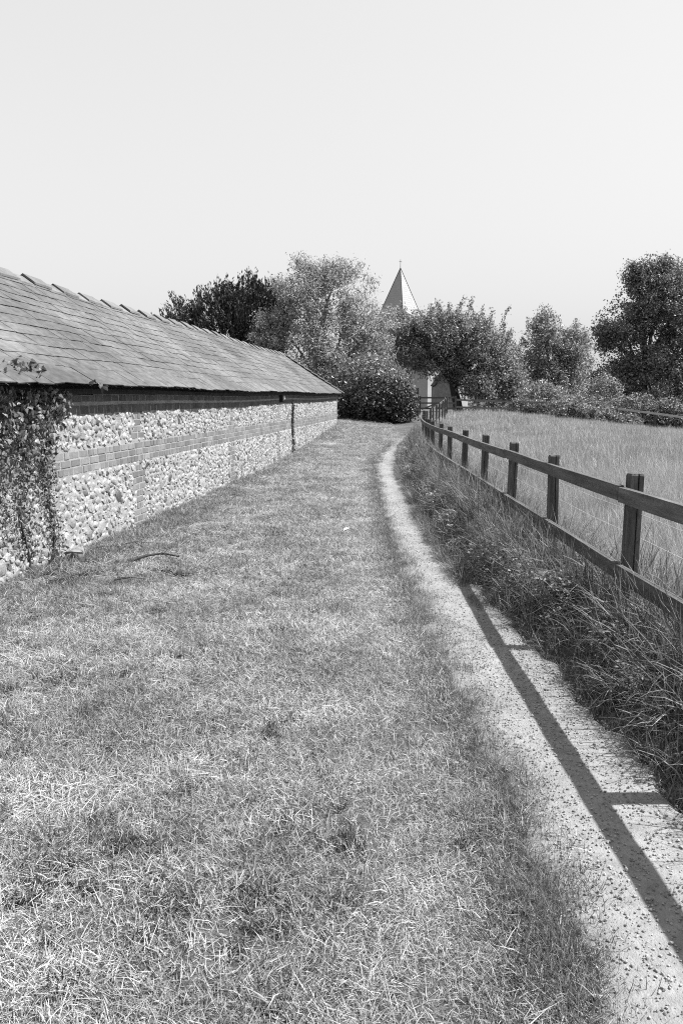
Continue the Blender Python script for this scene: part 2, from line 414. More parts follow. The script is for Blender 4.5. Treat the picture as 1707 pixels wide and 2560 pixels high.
for x_, y_, n_, sd_ in ((-1.96, 10.78, 10, 0.07), (-1.42, 6.61, 7, 0.05), (-0.92, 7.01, 9, 0.07), (-0.74, 8.65, 8, 0.12), (-1.62, 6.86, 10, 0.06), (-1.22, 7.4, 5, 0.07), (-2.17, 6.61, 12, 0.14), (-1.01, 4.46, 9, 0.1), (-0.36, 3.39, 8, 0.06), (-0.26, 2.15, 8, 0.05), (-0.23, 2.52, 8, 0.05), (-0.51, 2.13, 7, 0.05), (-0.91, 2.21, 8, 0.05), (-0.0, 2.47, 8, 0.04), (-0.72, 2.47, 8, 0.05)):   # clumps of dark weeds
    LX.append(x_ + rng.normal(0, sd_, n_)); LY.append(y_ + rng.normal(0, sd_, n_)); LS.append(rng.uniform(.5, 1.0, n_) * (1 + .05 * y_)); LI.append(rng.integers(16, 19, n_))
yy = rng.uniform(1.75, 2.3, 60); LX.append(path_l(yy) - rng.uniform(.10, .24, 60)); LY.append(yy); LS.append(rng.uniform(.8, 1.3, 60)); LI.append(rng.integers(12, 16, 60))
x = np.concatenate(LX); y = np.concatenate(LY); s_ = np.concatenate(LS); idx = np.concatenate(LI)
rot = np.stack([rng.normal(0, .06, len(x)), rng.normal(0, .06, len(x)), rng.uniform(0, 6.28, len(x))], 1)
make_scatter('lawn_grass', lawn_p, np.stack([x, y, T(x, y)], 1), rot, np.stack([s_, s_, s_ ** .7], 1), idx)

# -- rough grass of the bank between the path and the fence
bank_p = []
for k in range(6):
    bank_p.append(patch('bank_tuft', [(blades(44, .09, (.12, .31), (4, 52), (.003, .0065), 4, 1.5, 300 + k), M_bankg)]))
for k in range(4):   # broad arching leaves
    bank_p.append(patch('bank_tuft', [(blades(20, .06, (.16, .35), (8, 45), (.006, .011), 5, 1.6, 330 + k), M_bankg),
                                      (blades(16, .08, (.12, .3), (5, 50), (.003, .006), 4, .8, 350 + k), M_green)]))
for k in range(3):   # short edge grass
    bank_p.append(patch('bank_tuft', [(blades(46, .09, (.05, .15), (10, 65), (.0025, .005), 3, .7, 370 + k), M_bankg)]))
def weed(n, rad, h, size, seed):
    r = np.random.default_rng(seed); a = r.uniform(0, 6.28, n); q = rad * np.sqrt(r.uniform(0, 1, n))
    C = np.stack([q * np.cos(a), q * np.sin(a), r.uniform(.15, 1, n) * h], 1)
    D = np.stack([np.cos(a), np.sin(a), r.uniform(-.5, .6, n)], 1) + r.normal(0, .4, (n, 3)); Nn = r.normal(0, .5, (n, 3)) + np.array([0, 0, 1.])
    D /= np.linalg.norm(D, axis=1)[:, None]; Sd = np.cross(D, Nn); Sd /= np.linalg.norm(Sd, axis=1)[:, None]; L = r.uniform(.6, 1.3, (n, 1)) * size
    V = np.stack([C - D * L * .5, C + Sd * L * .24, C + D * L * .5, C - Sd * L * .24], 1).reshape(-1, 3); o = (np.arange(n) * 4)[:, None]
    return V, o + np.array([[0, 1, 2, 3]]), np.zeros((0, 3), int)
for k in range(4):
    bank_p.append(patch('bank_weed', [(weed(150, .10, .24, .026, 380 + k), M_bankg), (blades(16, .09, (.14, .36), (4, 40), (.003, .006), 4, .9, 390 + k), M_bankg)]))
BX, BY, BS, BI = [], [], [], []
for y0, y1, dens, s0 in ((.6, 8, 190, 1.0), (8, 18, 120, 1.12), (18, 34, 70, 1.35)):
    yy = rng.uniform(y0, y1, int((y1 - y0) * .95 * dens)); xx = path_r(yy) + rng.uniform(.05, .95, len(yy)) * (fence_x(yy) - path_r(yy) + .32) / .92 - .22 * ss(4.7, 6.6, yy) * rng.uniform(.6, 1, len(yy)) * (1 - .7 * ss(15, 20, yy))
    if y0 < 18:   # the verge grows over the path's edge further up the lane
        ye = rng.uniform(max(y0, 5.2), y1, int((y1 - max(y0, 5.2)) * 62)); yy = np.concatenate([yy, ye]); xx = np.concatenate([xx, path_r(ye) - .135 * ss(4.9, 6.4, ye) * rng.uniform(.1, 1, len(ye))])
    f = (xx - path_r(yy)) / (fence_x(yy) - path_r(yy)) + .34 * ss(4.9, 6.6, yy)
    nz = lump(xx, yy, 2.0)
    k = rng.uniform(0, 1, len(yy)) < np.where(nz < -.40, .28, 1.0)
    xx, yy, f, nz = xx[k], yy[k], f[k], nz[k]
    u = rng.uniform(0, 1, len(xx))
    idx = np.where((f < .22) | ((f < .42) & (u < .65)), rng.integers(10, 13, len(xx)), np.where(u > .76, rng.integers(6, 10, len(xx)), np.where((u < .30) & (f < .62), rng.integers(13, 17, len(xx)), rng.integers(0, 6, len(xx)))))
    sc = s0 * rng.uniform(.7, 1.15, len(xx)) * (.46 + 1.24 * np.clip(f, 0, 1.05)) * (1 + .14 * nz)
    BX.append(xx); BY.append(yy); BS.append(sc); BI.append(idx)
x = np.concatenate(BX); y = np.concatenate(BY); s_ = np.concatenate(BS); idx = np.concatenate(BI)
rot = np.stack([rng.normal(0, .14, len(x)), rng.normal(-.02, .14, len(x)), rng.uniform(0, 6.28, len(x))], 1)
make_scatter('bank_grass', bank_p, np.stack([x, y, T(x, y)], 1), rot, np.stack([s_] * 3, 1), idx)

# -- meadow beyond the fence
field_p = []
for k in range(6):
    field_p.append(patch('meadow_tuft', [(blades(46, .16, (.25, .50), (2, 32), (.003, .006), 4, .45, 400 + k), M_field),
                                         (blades(16, .16, (.42, .62), (0, 20), (.0025, .004), 4, .35, 420 + k), M_straw)]))
for k in range(4):
    field_p.append(patch('meadow_tuft', [(blades(70, .5, (.25, .50), (2, 35), (.008, .016), 3, .4, 440 + k), M_field),
                                         (blades(26, .5, (.40, .60), (0, 22), (.006, .010), 3, .3, 460 + k), M_straw)]))
FXX, FYY, FS, FI = [], [], [], []
def field_zone(y0, y1, dens, lo, hi, s0):
    x1 = min(6 + .55 * y1, 27)
    x, y = pts_in(int((y1 - y0) * (x1 - 1.7) * dens), 1.7, x1, y0, y1)
    k = (x > fence_x(y) + .10) & (x < 1.6 + .56 * y) & (y < 44.3 - .12 * (x - 6))
    x, y = x[k], y[k]
    FXX.append(x); FYY.append(y); FS.append(.86 * s0 * rng.uniform(.75, 1.12, len(x)) * (1 + .14 * lump(x, y, .5)) * (.8 + .2 * ss(1.5, 6, x))); FI.append(rng.integers(lo, hi, len(x)))
field_zone(.8, 7, 66, 0, 6, .92); field_zone(7, 14, 36, 0, 6, 1.0); field_zone(14, 26, 5.5, 6, 10, .92); field_zone(26, 46, 4.2, 6, 10, .9)
field_zone(14, 26, 5, 0, 6, 1.05)
x = np.concatenate(FXX); y = np.concatenate(FYY); s_ = np.concatenate(FS); idx = np.concatenate(FI)
rot = np.stack([rng.normal(0, .07, len(x)), rng.normal(0, .07, len(x)), rng.uniform(0, 6.28, len(x))], 1)
make_scatter('meadow_grass', field_p, np.stack([x, y, T(x, y)], 1), rot, np.stack([s_] * 3, 1), idx)

# -- loose gravel on the path
def pebble(seed):
    r = np.random.default_rng(seed)
    t = (1 + 5 ** .5) / 2
    v = np.array([[-1, t, 0], [1, t, 0], [-1, -t, 0], [1, -t, 0], [0, -1, t], [0, 1, t], [0, -1, -t], [0, 1, -t], [t, 0, -1], [t, 0, 1], [-t, 0, -1], [-t, 0, 1]], float)
    v /= np.linalg.norm(v[0]); v *= r.uniform(.7, 1.2, (12, 1)); v *= np.array([1, r.uniform(.6, .9), r.uniform(.45, .7)])
    f = np.array([[0, 11, 5], [0, 5, 1], [0, 1, 7], [0, 7, 10], [0, 10, 11], [1, 5, 9], [5, 11, 4], [11, 10, 2], [10, 7, 6], [7, 1, 8], [3, 9, 4], [3, 4, 2], [3, 2, 6], [3, 6, 8], [3, 8, 9], [4, 9, 5], [2, 4, 11], [6, 2, 10], [8, 6, 7], [9, 8, 1]])
    return qmesh('pebble', v, f, M_pebble)
pp = [pebble(k) for k in range(8)]
GX, GY, GS = [], [], []
for y0, y1, dens, lo, hi in ((.8, 5, 5200, .0020, .0068), (5, 12, 1300, .003, .0075), (12, 28, 200, .004, .008)):
    yy = rng.uniform(y0, y1, int((y1 - y0) * .5 * dens)); u = rng.uniform(-.25, 1.15, len(yy))
    GX.append(path_l(yy) + u * (path_r(yy) - path_l(yy))); GY.append(yy); GS.append(lo + (hi - lo) * rng.uniform(0, 1, len(yy)) ** 2.4)
yy = rng.uniform(.8, 7, 130); u = np.where(rng.uniform(0, 1, 130) < .6, rng.uniform(.75, 1.15, 130), rng.uniform(0, 1, 130))
GX.append(path_l(yy) + u * (path_r(yy) - path_l(yy))); GY.append(yy); GS.append(rng.uniform(.006, .011, 130))
x = np.concatenate(GX); y = np.concatenate(GY); s_ = np.concatenate(GS)
make_scatter('gravel', pp, np.stack([x, y, T(x, y) + .025 + s_ * .30], 1), rng.uniform(-.5, .5, (len(x), 3)) + np.stack([0 * x, 0 * x, rng.uniform(0, 6.28, len(x))], 1), np.stack([s_] * 3, 1), rng.integers(0, 8, len(x)))

# ------------------------------------------------------------------ the barn
S0, S1 = -4.0, 27.3           # along the wall
WW = 2.0                       # half width behind the wall line to the ridge
EQ = .22                       # eaves overhang
def eave_z(s): return 1.630 + .0074 * s + .012 * np.sin(s * .55)
def ridge_z(s): return 3.12 + .0105 * s + .02 * np.sin(s * .5 + 1)
def W3(s, q, z):
    p = WA + WD * s + WN * q; return (p[0], p[1], z)
BM = Matrix(((WD[0], WN[0], 0, WA[0]), (WD[1], WN[1], 0, WA[1]), (0, 0, 1, 0), (0, 0, 0, 1)))   # local (s, q, z); mirrored to keep q outwards
# a rotation only (s along the wall, -q as the second axis) keeps copies free of mirroring
BR = Matrix(((WD[0], -WN[0], 0, WA[0]), (WD[1], -WN[1], 0, WA[1]), (0, 0, 1, 0), (0, 0, 0, 1)))
barn = empty('barn', (0, 0, 0), 0, 'long low flint and brick barn with a hipped stone slate roof', 'barn')
barn.matrix_world = BR
# local frame: x = s, y = -q (into the barn), z up
wall = MB()
def wall_slab(s0, s1, yb, z0, z1):
    wall.box(((s0 + s1) / 2, yb + .15, (z0 + z1) / 2), (s1 - s0, .3, z1 - z0))
n = 16
for k in range(n):
    a = S0 + (S1 - S0) * k / n; b = S0 + (S1 - S0) * (k + 1) / n
    wall_slab(a, b, .0, -.3, float(eave_z((a + b) / 2)) - .07)
wall.box(((S0 + S1) / 2, 2 * WW - .15, .65), (S1 - S0, .3, 1.95))
wall.box((S0 + .15, WW, .65), (.3, 2 * WW - .6, 1.94)); wall.box((S1 - .15, WW, .65), (.3, 2 * WW - .6, 1.94))
wall_o = wall.build('wall', M_mortar, barn)

# --- brick: piers, the middle band, the two top courses
bricks = []        # (s, z, len, h, proud)
PIERS = [-1.75, 3.14, 8.03, 12.93, 17.85, 22.75]
def ground_at(s):
    p = WA + WD * s; return Tf(p[0] + .05, p[1])
for c in range(3):
    z = .785 + .079 * c; s = S0 + rng.uniform(0, .2)
    while s < S1 - .05:
        L = .225 if c == 1 else (.112 if rng.uniform() < .72 else .225)
        L = min(L, S1 - s); bricks.append((s + L / 2, z + .036, L - .012, .067)); s += L
TOPZ = lambda s: float(eave_z(s)) - .07
for c in range(2):
    s = S0 + rng.uniform(0, .2)
    while s < S1 - .05:
        L = .225 if rng.uniform() < (.25 if c == 0 else .7) else .112
        L = min(L, S1 - s)
        h = .092 if c == 0 else .066
        z = TOPZ(s) - .035 - (.125 if c == 0 else .0)
        bricks.append((s + L / 2, z - (.0 if c == 0 else .012), L - .01, h)); s += L
def in_top(z, s): return z + .04 > TOPZ(s) - .215
for ps in PIERS:
    c = 0; z = ground_at(ps) - .02
    while z < TOPZ(ps) - .20:
        if not (.74 < z < 1.0):
            full = (c // 3) % 2 == 0
            if full:
                ls = [(-.115, .225), (.115, .225)] if c % 2 == 0 else [(-.17, .11), (0, .225), (.17, .11)]
            else:
                ls = [(0, .225)] if c % 2 == 0 else [(-.057, .11), (.057, .11)]
            for ds, L in ls: bricks.append((ps + ds, z + .035, L - .012, .065))
        z += .078; c += 1
z = ground_at(S1 - .2); c = 0
while z < TOPZ(S1) - .2:
    L = .34 if (c // 3) % 2 == 0 else .22
    if not (.74 < z < 1.0): bricks.append((S1 - L / 2, z + .035, L - .01, .065))
    z += .078; c += 1

def bevbox(name, mat, b=.08):
    v = []
    for yy, k in ((.5, 1.0), (-.36, 1.0), (-.5, 1 - b)):
        for x_, z_ in ((-.5, -.5), (.5, -.5), (.5, .5), (-.5, .5)): v.append((x_ * k, yy, z_ * k))
    f = [[8, 9, 10, 11]]
    for r0 in (0, 4):
        for k in range(4): f.append([r0 + k, r0 + (k + 1) % 4, r0 + 4 + (k + 1) % 4, r0 + 4 + k])
    return qmesh(name, np.array(v), np.array(f), mat)
brick_me = bevbox('brick', M_brick)
bv = np.array([v.co[:] for v in brick_me.vertices]); bf = np.array([p.vertices[:] for p in brick_me.polygons])
def seen_key(s, z, a):   # the photograph's size of a piece: area over distance squared, foreshortened
    if s < -.35: return -1
    p = WA + WD * s; d = math.hypot(p[0], p[1]); c = abs(WN @ p) / d
    return a * c / d ** 2
brick_shade_me = bevbox('brick', M_brick_shade)  # shaded copy of the brick, for the courses under the eaves
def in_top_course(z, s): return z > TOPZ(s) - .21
order = sorted(bricks, key=lambda b: -seen_key(b[0], b[1], b[2] * b[3]))
mb = MB(); mbd = MB()
for k, (s, z, L, h) in enumerate(order):
    dep = .05; pr = rng.uniform(.002, .008)
    if k < 300:
        o = link('brick', brick_shade_me if z > TOPZ(s) - .23 and L < .24 and in_top_course(z, s) else brick_me, wall_o, Matrix.Translation((s, -pr + dep / 2, z)) @ Matrix.Rotation(rng.normal(0, .012), 4, 'Y') @ Matrix.Diagonal((L * rng.uniform(.95, 1.0), dep, h * rng.uniform(.92, 1.02), 1)))
    else:
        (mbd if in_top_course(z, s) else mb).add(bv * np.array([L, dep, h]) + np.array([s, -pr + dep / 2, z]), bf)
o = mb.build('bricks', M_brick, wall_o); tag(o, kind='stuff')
o = mbd.build('eave_shade_bricks', M_brick_shade, wall_o); tag(o, kind='stuff')

# --- flints: irregular nodules packed in loose courses
def flint_mesh(seed):
    r = np.random.default_rng(seed); k = 8
    th = np.linspace(0, 2 * np.pi, k, endpoint=False) + r.normal(0, .12, k)
    rad = r.uniform(.74, 1.18, k)
    # superellipse outline so neighbours sit close
    cx = np.sign(np.cos(th)) * np.abs(np.cos(th)) ** .7; cz = np.sign(np.sin(th)) * np.abs(np.sin(th)) ** .7
    rings = []
    for yy, s in ((.4, 1.0), (-.28, .98), (-.46, .78)):
        rr = rad * s * (1 + r.normal(0, .05, k))
        rings.append(np.stack([.5 * cx * rr, yy + r.normal(0, .06, k), .5 * cz * rr], 1))
    V = np.concatenate(rings + [np.array([[r.normal(0, .08), -.5, r.normal(0, .08)]])])
    F4 = []; F3 = []
    for q in range(2):
        for a in range(k): F4.append([q * k + a, q * k + (a + 1) % k, (q + 1) * k + (a + 1) % k, (q + 1) * k + a])
    for a in range(k): F3.append([2 * k + a, 2 * k + (a + 1) % k, 3 * k])
    return V, np.array(F4), np.array(F3)
FL = [flint_mesh(900 + k) for k in range(10)]
FLM = [qmesh('flint', v, [a, b], M_flint, k % 2 == 0) for k, (v, a, b) in enumerate(FL)]
# blocked intervals of brick per height
bk = np.array([(b[0], b[1], b[2], b[3]) for b in bricks])
def blocked(s, z, w, h):
    m = (np.abs(bk[:, 0] - s) < (bk[:, 2] + w) / 2 - .012) & (np.abs(bk[:, 1] - z) < (bk[:, 3] + h) / 2 - .004)
    return m.any()
flints = []
CELL = .13; cells = {}
def fits(sx, z, rx, rz):
    cx, cz = int(math.floor(sx / CELL)), int(math.floor(z / CELL))
    for i_ in range(cx - 2, cx + 3):
        for j_ in range(cz - 2, cz + 3):
            for (a, b, ra_, rb_) in cells.get((i_, j_), ()):
                if ((a - sx) / (ra_ + rx)) ** 2 + ((b - z) / (rb_ + rz)) ** 2 < .54: return False
    return True
for rad, tries in ((.115, 30), (.085, 130), (.066, 1000), (.052, 6500), (.040, 28000), (.030, 28000)):
    for _ in range(tries):
        sx = rng.uniform(S0 + .05, S1 - .05)
        if rad < .035 and sx > 13: continue
        z = rng.uniform(-.04, .78) if rng.uniform() < .6 else rng.uniform(1.03, 1.48)
        if rad > .08 and (z > .5): continue
        if rad > .06 and z > 1.0: continue
        rx = rad * rng.uniform(.8, 1.45); rz = rad * rng.uniform(.62, .95)
        if z + rz * .8 > .79 and z < .9: continue
        if 1.02 > z - rz * .8 and z > .9: continue
        if z + rz * .7 > TOPZ(sx) - .20: continue
        if sx > 8 and z < ground_at(sx) - .06: continue
        if blocked(sx, z, rx * 1.5, rz * 1.5) or not fits(sx, z, rx, rz): continue
        cells.setdefault((int(math.floor(sx / CELL)), int(math.floor(z / CELL))), []).append((sx, z, rx, rz))
        flints.append((sx, z, rx * 2.05, rz * 2.05))
order = sorted(flints, key=lambda f: -seen_key(f[0], f[1], f[2] * f[3]))
mbf = (MB(), MB())
for k, (s, z, w, h) in enumerate(order):
    q = rng.integers(0, 10); an = rng.normal(0, .35); dep = .07; pr = rng.uniform(.003, .016)
    if k < 300:
        link('flint', FLM[q], wall_o, Matrix.Translation((s, -pr + dep * .5, z)) @ Matrix.Rotation(an, 4, 'Y') @ Matrix.Diagonal((w, dep, h, 1)))
    else:
        mb = mbf[int(q) % 2]; v, a, b = FL[q]; c_, s_n = math.cos(an), math.sin(an)
        vv = v * np.array([w, dep, h]); vv = np.stack([vv[:, 0] * c_ + vv[:, 2] * s_n, vv[:, 1], -vv[:, 0] * s_n + vv[:, 2] * c_], 1)
        mb.add(vv + np.array([s, -pr + dep * .5, z]), a, b)
o = mbf[0].build('flints', M_flint, wall_o, True); tag(o, kind='stuff')
o = mbf[1].build('split_flints', M_flint, wall_o); tag(o, kind='stuff')

# --- roof
EY = -EQ                                           # eaves line in local y
HIP = 2.35
def roof_pt(s, t):
    """t 0 at the eaves, 1 at the ridge, on the slope towards the lawn"""
    ez = eave_z(s); rz = ridge_z(s)
    sag = -.035 * math.sin(math.pi * t) + .005 * math.sin(s * 1.9 + t * 5)
    return np.array([s, EY + (WW - EY) * t, ez + (rz - ez) * t + sag])
SE = S1 + EQ
roof = MB()
ns, nt = 60, 6
ra = np.linspace(S0 - .2, SE, ns)
for side in (0, 1):
    V = []
    for s in ra:
        for t in np.linspace(.025, 1, nt + 1):
            smax = SE - HIP * t
            p = roof_pt(min(s, smax), t) - np.array([0, 0, .03])
            if side: p[1] = 2 * WW - p[1]
            V.append(p)
    F = [[a * (nt + 1) + b, (a + 1) * (nt + 1) + b, (a + 1) * (nt + 1) + b + 1, a * (nt + 1) + b + 1] for a in range(ns - 1) for b in range(nt)]
    roof.add(np.array(V), np.array(F))
e0 = roof_pt(SE, 0); r0 = roof_pt(SE - HIP, 1); e1 = e0.copy(); e1[1] = 2 * WW - e0[1]
for q in (e0, r0, e1): q[2] -= .035
roof.add(np.array([e0, e1, r0]), None, np.array([[0, 1, 2]]))
roof_o = roof.build('roof', M_slate, barn)

slate_v = []
for yy in (0, 1):
    for zz in (-.5, .5):
        for xx in (-.5, .5): slate_v.append((xx, yy, zz))
slate_v = np.array(slate_v, float); slate_f = np.array([[0, 1, 3, 2], [4, 6, 7, 5], [0, 4, 5, 1], [2, 3, 7, 6], [0, 2, 6, 4], [1, 5, 7, 3]])
slate_var = []
for k in range(6):
    r = np.random.default_rng(70 + k); v = slate_v.copy()
    v[:4, 1] += np.repeat([0, 0], 2) + r.normal(0, .02, 1)
    v[[0, 2], 1] += r.normal(0, .03); v[[1, 3], 1] += r.normal(0, .03)
    slate_var.append((v, qmesh('slate', v, slate_f, M_slate)))
slope_len = math.hypot(WW + EQ, 1.55)
slates = []
edges = [0.0]; 
while edges[-1] < .985:
    edges.append(edges[-1] + (.125 if len(edges) == 1 else rng.uniform(.078, .094) * (1 - .15 * edges[-1])))
for r_ in range(len(edges) - 1):
    t0 = edges[r_]; t1 = min(edges[r_ + 1], 1.0)
    s = S0 - .2 + rng.uniform(0, .3)
    while True:
        w = rng.uniform(.22, .46) * (1 - .15 * t0)
        if s + w > SE - HIP * t1 + .06: break
        slates.append((s + w / 2, t0, t1, w)); s += w
def frame_at(s, t):
    p = roof_pt(s, t); p2 = roof_pt(s, t + .02); ps = roof_pt(s + .05, t)
    uy = p2 - p; uy /= np.linalg.norm(uy); ux = ps - p; ux -= uy * (ux @ uy); ux /= np.linalg.norm(ux); uz = np.cross(ux, uy)
    return p, ux, uy, uz
def slate_key(q):
    if q[0] < -.3: return -1
    p = WA + WD * q[0]; return q[3] / math.hypot(*p) ** 2.2
order = sorted(slates, key=lambda q: -slate_key(q))
mb = MB()
for k, (s, t0, t1, w) in enumerate(order):
    p, ux, uy, uz = frame_at(s, t0)
    L = (t1 - t0) * slope_len * 1.28; th = rng.uniform(.004, .007) * (1.8 if t0 == 0 else 1)
    tilt = .009 / L + rng.normal(0, .004); yaw = rng.normal(0, .012)
    ux2 = ux * math.cos(yaw) + uy * math.sin(yaw); uy2 = uy * math.cos(yaw) - ux * math.sin(yaw)
    uy3 = uy2 * math.cos(tilt) - uz * math.sin(tilt); uz3 = np.cross(ux2, uy3)
    org = p + uz * (.020 + th / 2 + rng.uniform(0, .005)) - uy * rng.normal(0, .006)
    A3 = np.stack([ux2 * (w - rng.choice([.002, .003, .004, .012])), uy3 * L, uz3 * th], 1)
    v, me = slate_var[k % 6]
    if k < 300:
        M = Matrix([[*A3[0], org[0]], [*A3[1], org[1]], [*A3[2], org[2]], [0, 0, 0, 1]])
        link('slate', me, roof_o, M)
    else:
        mb.add(v @ A3.T + org, slate_f)
# hip end slope, only just in view
o = mb.build('slates', M_slate, roof_o); tag(o, kind='stuff')

# ridge and hip slates: lapped angle pieces
def cap_piece(a, b, wd, lift, drop):
    a = np.array(a); b = np.array(b); d = b - a; L = np.linalg.norm(d); d /= L
    sd_ = np.cross(d, (0, 0, 1)); sd_ /= np.linalg.norm(sd_); up = np.cross(sd_, d)
    V = []
    for k, (p, l) in enumerate(((a, lift[0]), (b, lift[1]))):
        for th in (0, .030):
            for sx in (-1, 0, 1):
                V.append(p + sd_ * sx * wd + up * (l + th - abs(sx) * drop))
    F = [[0, 1, 4, 3], [1, 2, 5, 4], [6, 9, 10, 7], [7, 10, 11, 8], [0, 6, 7, 1], [1, 7, 8, 2], [3, 4, 10, 9], [4, 5, 11, 10], [0, 3, 9, 6], [2, 8, 11, 5]]
    return np.array(V), np.array(F)
s = S0 - .1; k = 0
while s < SE - HIP - .1:
    L = .452 + rng.normal(0, .006)
    a = roof_pt(s - .035, 1); b = roof_pt(s + L + .035, 1); up = .036 if k % 2 else .006
    V, F = cap_piece(a, b, .165, (up + rng.normal(0, .005) + .006, up + rng.normal(0, .005)), .118)
    link('ridge_tile', qmesh('ridge_tile', V, F, M_ridge), roof_o); s += L; k += 1
ha = roof_pt(SE - HIP, 1); hb = roof_pt(SE, 0); nh = 9
for k in range(nh):
    a = ha + (hb - ha) * (k - .08) / nh; b = ha + (hb - ha) * (k + 1) / nh
    V, F = cap_piece(b, a, .12, (.07, .035), .05)
    link('hip_tile', qmesh('hip_tile', V, F, M_ridge), roof_o)
# wall plate under the eaves and rafter feet
ev = MB()
for k in range(16):
    a = S0 + (S1 - S0) * k / 16; b = S0 + (S1 - S0) * (k + 1) / 16
    ev.bar((a, .03, float(eave_z(a)) - .045), (b, .03, float(eave_z(b)) - .045), .16, .05)
ev.build('wall_plate', M_beam, barn)
# bracket and small round white lamp under the eaves
def wl(s, y, z): return BR @ Vector((s, y, z))
lamp = empty('wall_lamp', wl(13.25, -.03, 1.60), 0, 'small round white lamp under the barn eaves beside a dark bracket', 'lamp')
m = MB(); m.tube([(0, 0, 0), (.02, 0, .0), (.05, 0, 0), (.085, 0, 0), (.10, 0, 0)], [.02, .055, .065, .045, .005], 12); m.build('lamp_glass', M_white, lamp, True)
m = MB(); m.box((0, -.14, -.02), (.10, .06, .16)); m.build('bracket', M_beam, lamp)

# ------------------------------------------------------------------ leaves and trees
def leaf_quads(C, D, Nn, L, Wd, fold=.15):
    """kite leaves: centre C, direction D, normal Nn, lengths L, widths Wd"""
    D = D / (np.linalg.norm(D, axis=1)[:, None] + 1e-9)
    Sd = np.cross(D, Nn); Sd /= np.linalg.norm(Sd, axis=1)[:, None] + 1e-9; Nn = np.cross(Sd, D)
    L = L[:, None]; Wd = Wd[:, None]
    a = C - D * L * .5; t = C + D * L * .5; mcn = C - D * L * .05
    l = mcn + Sd * Wd * .5 + Nn * Wd * fold; r = mcn - Sd * Wd * .5 + Nn * Wd * fold
    V = np.stack([a, l, t, r], 1).reshape(-1, 3); o = (np.arange(len(C)) * 4)[:, None]
    return V, o + np.array([[0, 1, 2, 3]])
def rdir(n, r=rng):
    d = r.normal(0, 1, (n, 3)); return d / np.linalg.norm(d, axis=1)[:, None]

def foliage_mesh(name, tips, per, spread, size, mat, center, upbias=.4, asp=.55, along=None, seed=0):
    r = np.random.default_rng(seed)
    n = len(tips) * per
    C = np.repeat(tips, per, 0) + r.normal(0, 1, (n, 3)) * np.array(spread)
    out = C - center; out /= np.linalg.norm(out, axis=1)[:, None] + 1e-9
    Nn = rdir(n, r) + out * .5 + np.array([0, 0, upbias])
    D = rdir(n, r) * .8 + out * .4 + (along if along is not None else np.array([0, 0, -.1]))
    L = r.uniform(size * .65, size * 1.3, n)
    V, F = leaf_quads(C, D, Nn, L, L * asp)
    return qmesh(name, V, F, mat)

def lobe_tips(lobes, n, shell=.28, seed=0, gap=None):
    r = np.random.default_rng(seed)
    vol = np.array([(l[3] * l[4] * l[5]) ** .75 for l in lobes]); vol /= vol.sum()
    k = r.choice(len(lobes), n, p=vol); Lb = np.array(lobes)[k]
    d = rdir(n, r); q = r.uniform(0, 1, n) ** shell
    q = q * (1 + .13 * n3(d * 2.2 + Lb[:, :3], 1.6))
    P = Lb[:, :3] + d * q[:, None] * Lb[:, 3:6]
    if gap: P = P[n3(P, gap[0]) > gap[1]]
    return P

def limb(mb, a, b, ra, rb, wob=.08, k=7, n=7, seed=0, sag=.12):
    r = np.random.default_rng(seed); a = np.array(a, float); b = np.array(b, float); L = np.linalg.norm(b - a)
    t = np.linspace(0, 1, n)[:, None]; P = a + (b - a) * t
    P = P + np.cumsum(r.normal(0, wob * L / n, (n, 3)), 0) * np.sin(np.pi * np.clip(t * 1.0, 0, 1)) + np.array([0, 0, sag * L]) * np.sin(np.pi * t)
    P[0] = a; P[-1] = b
    mb.tube(P, ra + (rb - ra) * t[:, 0], k); return P

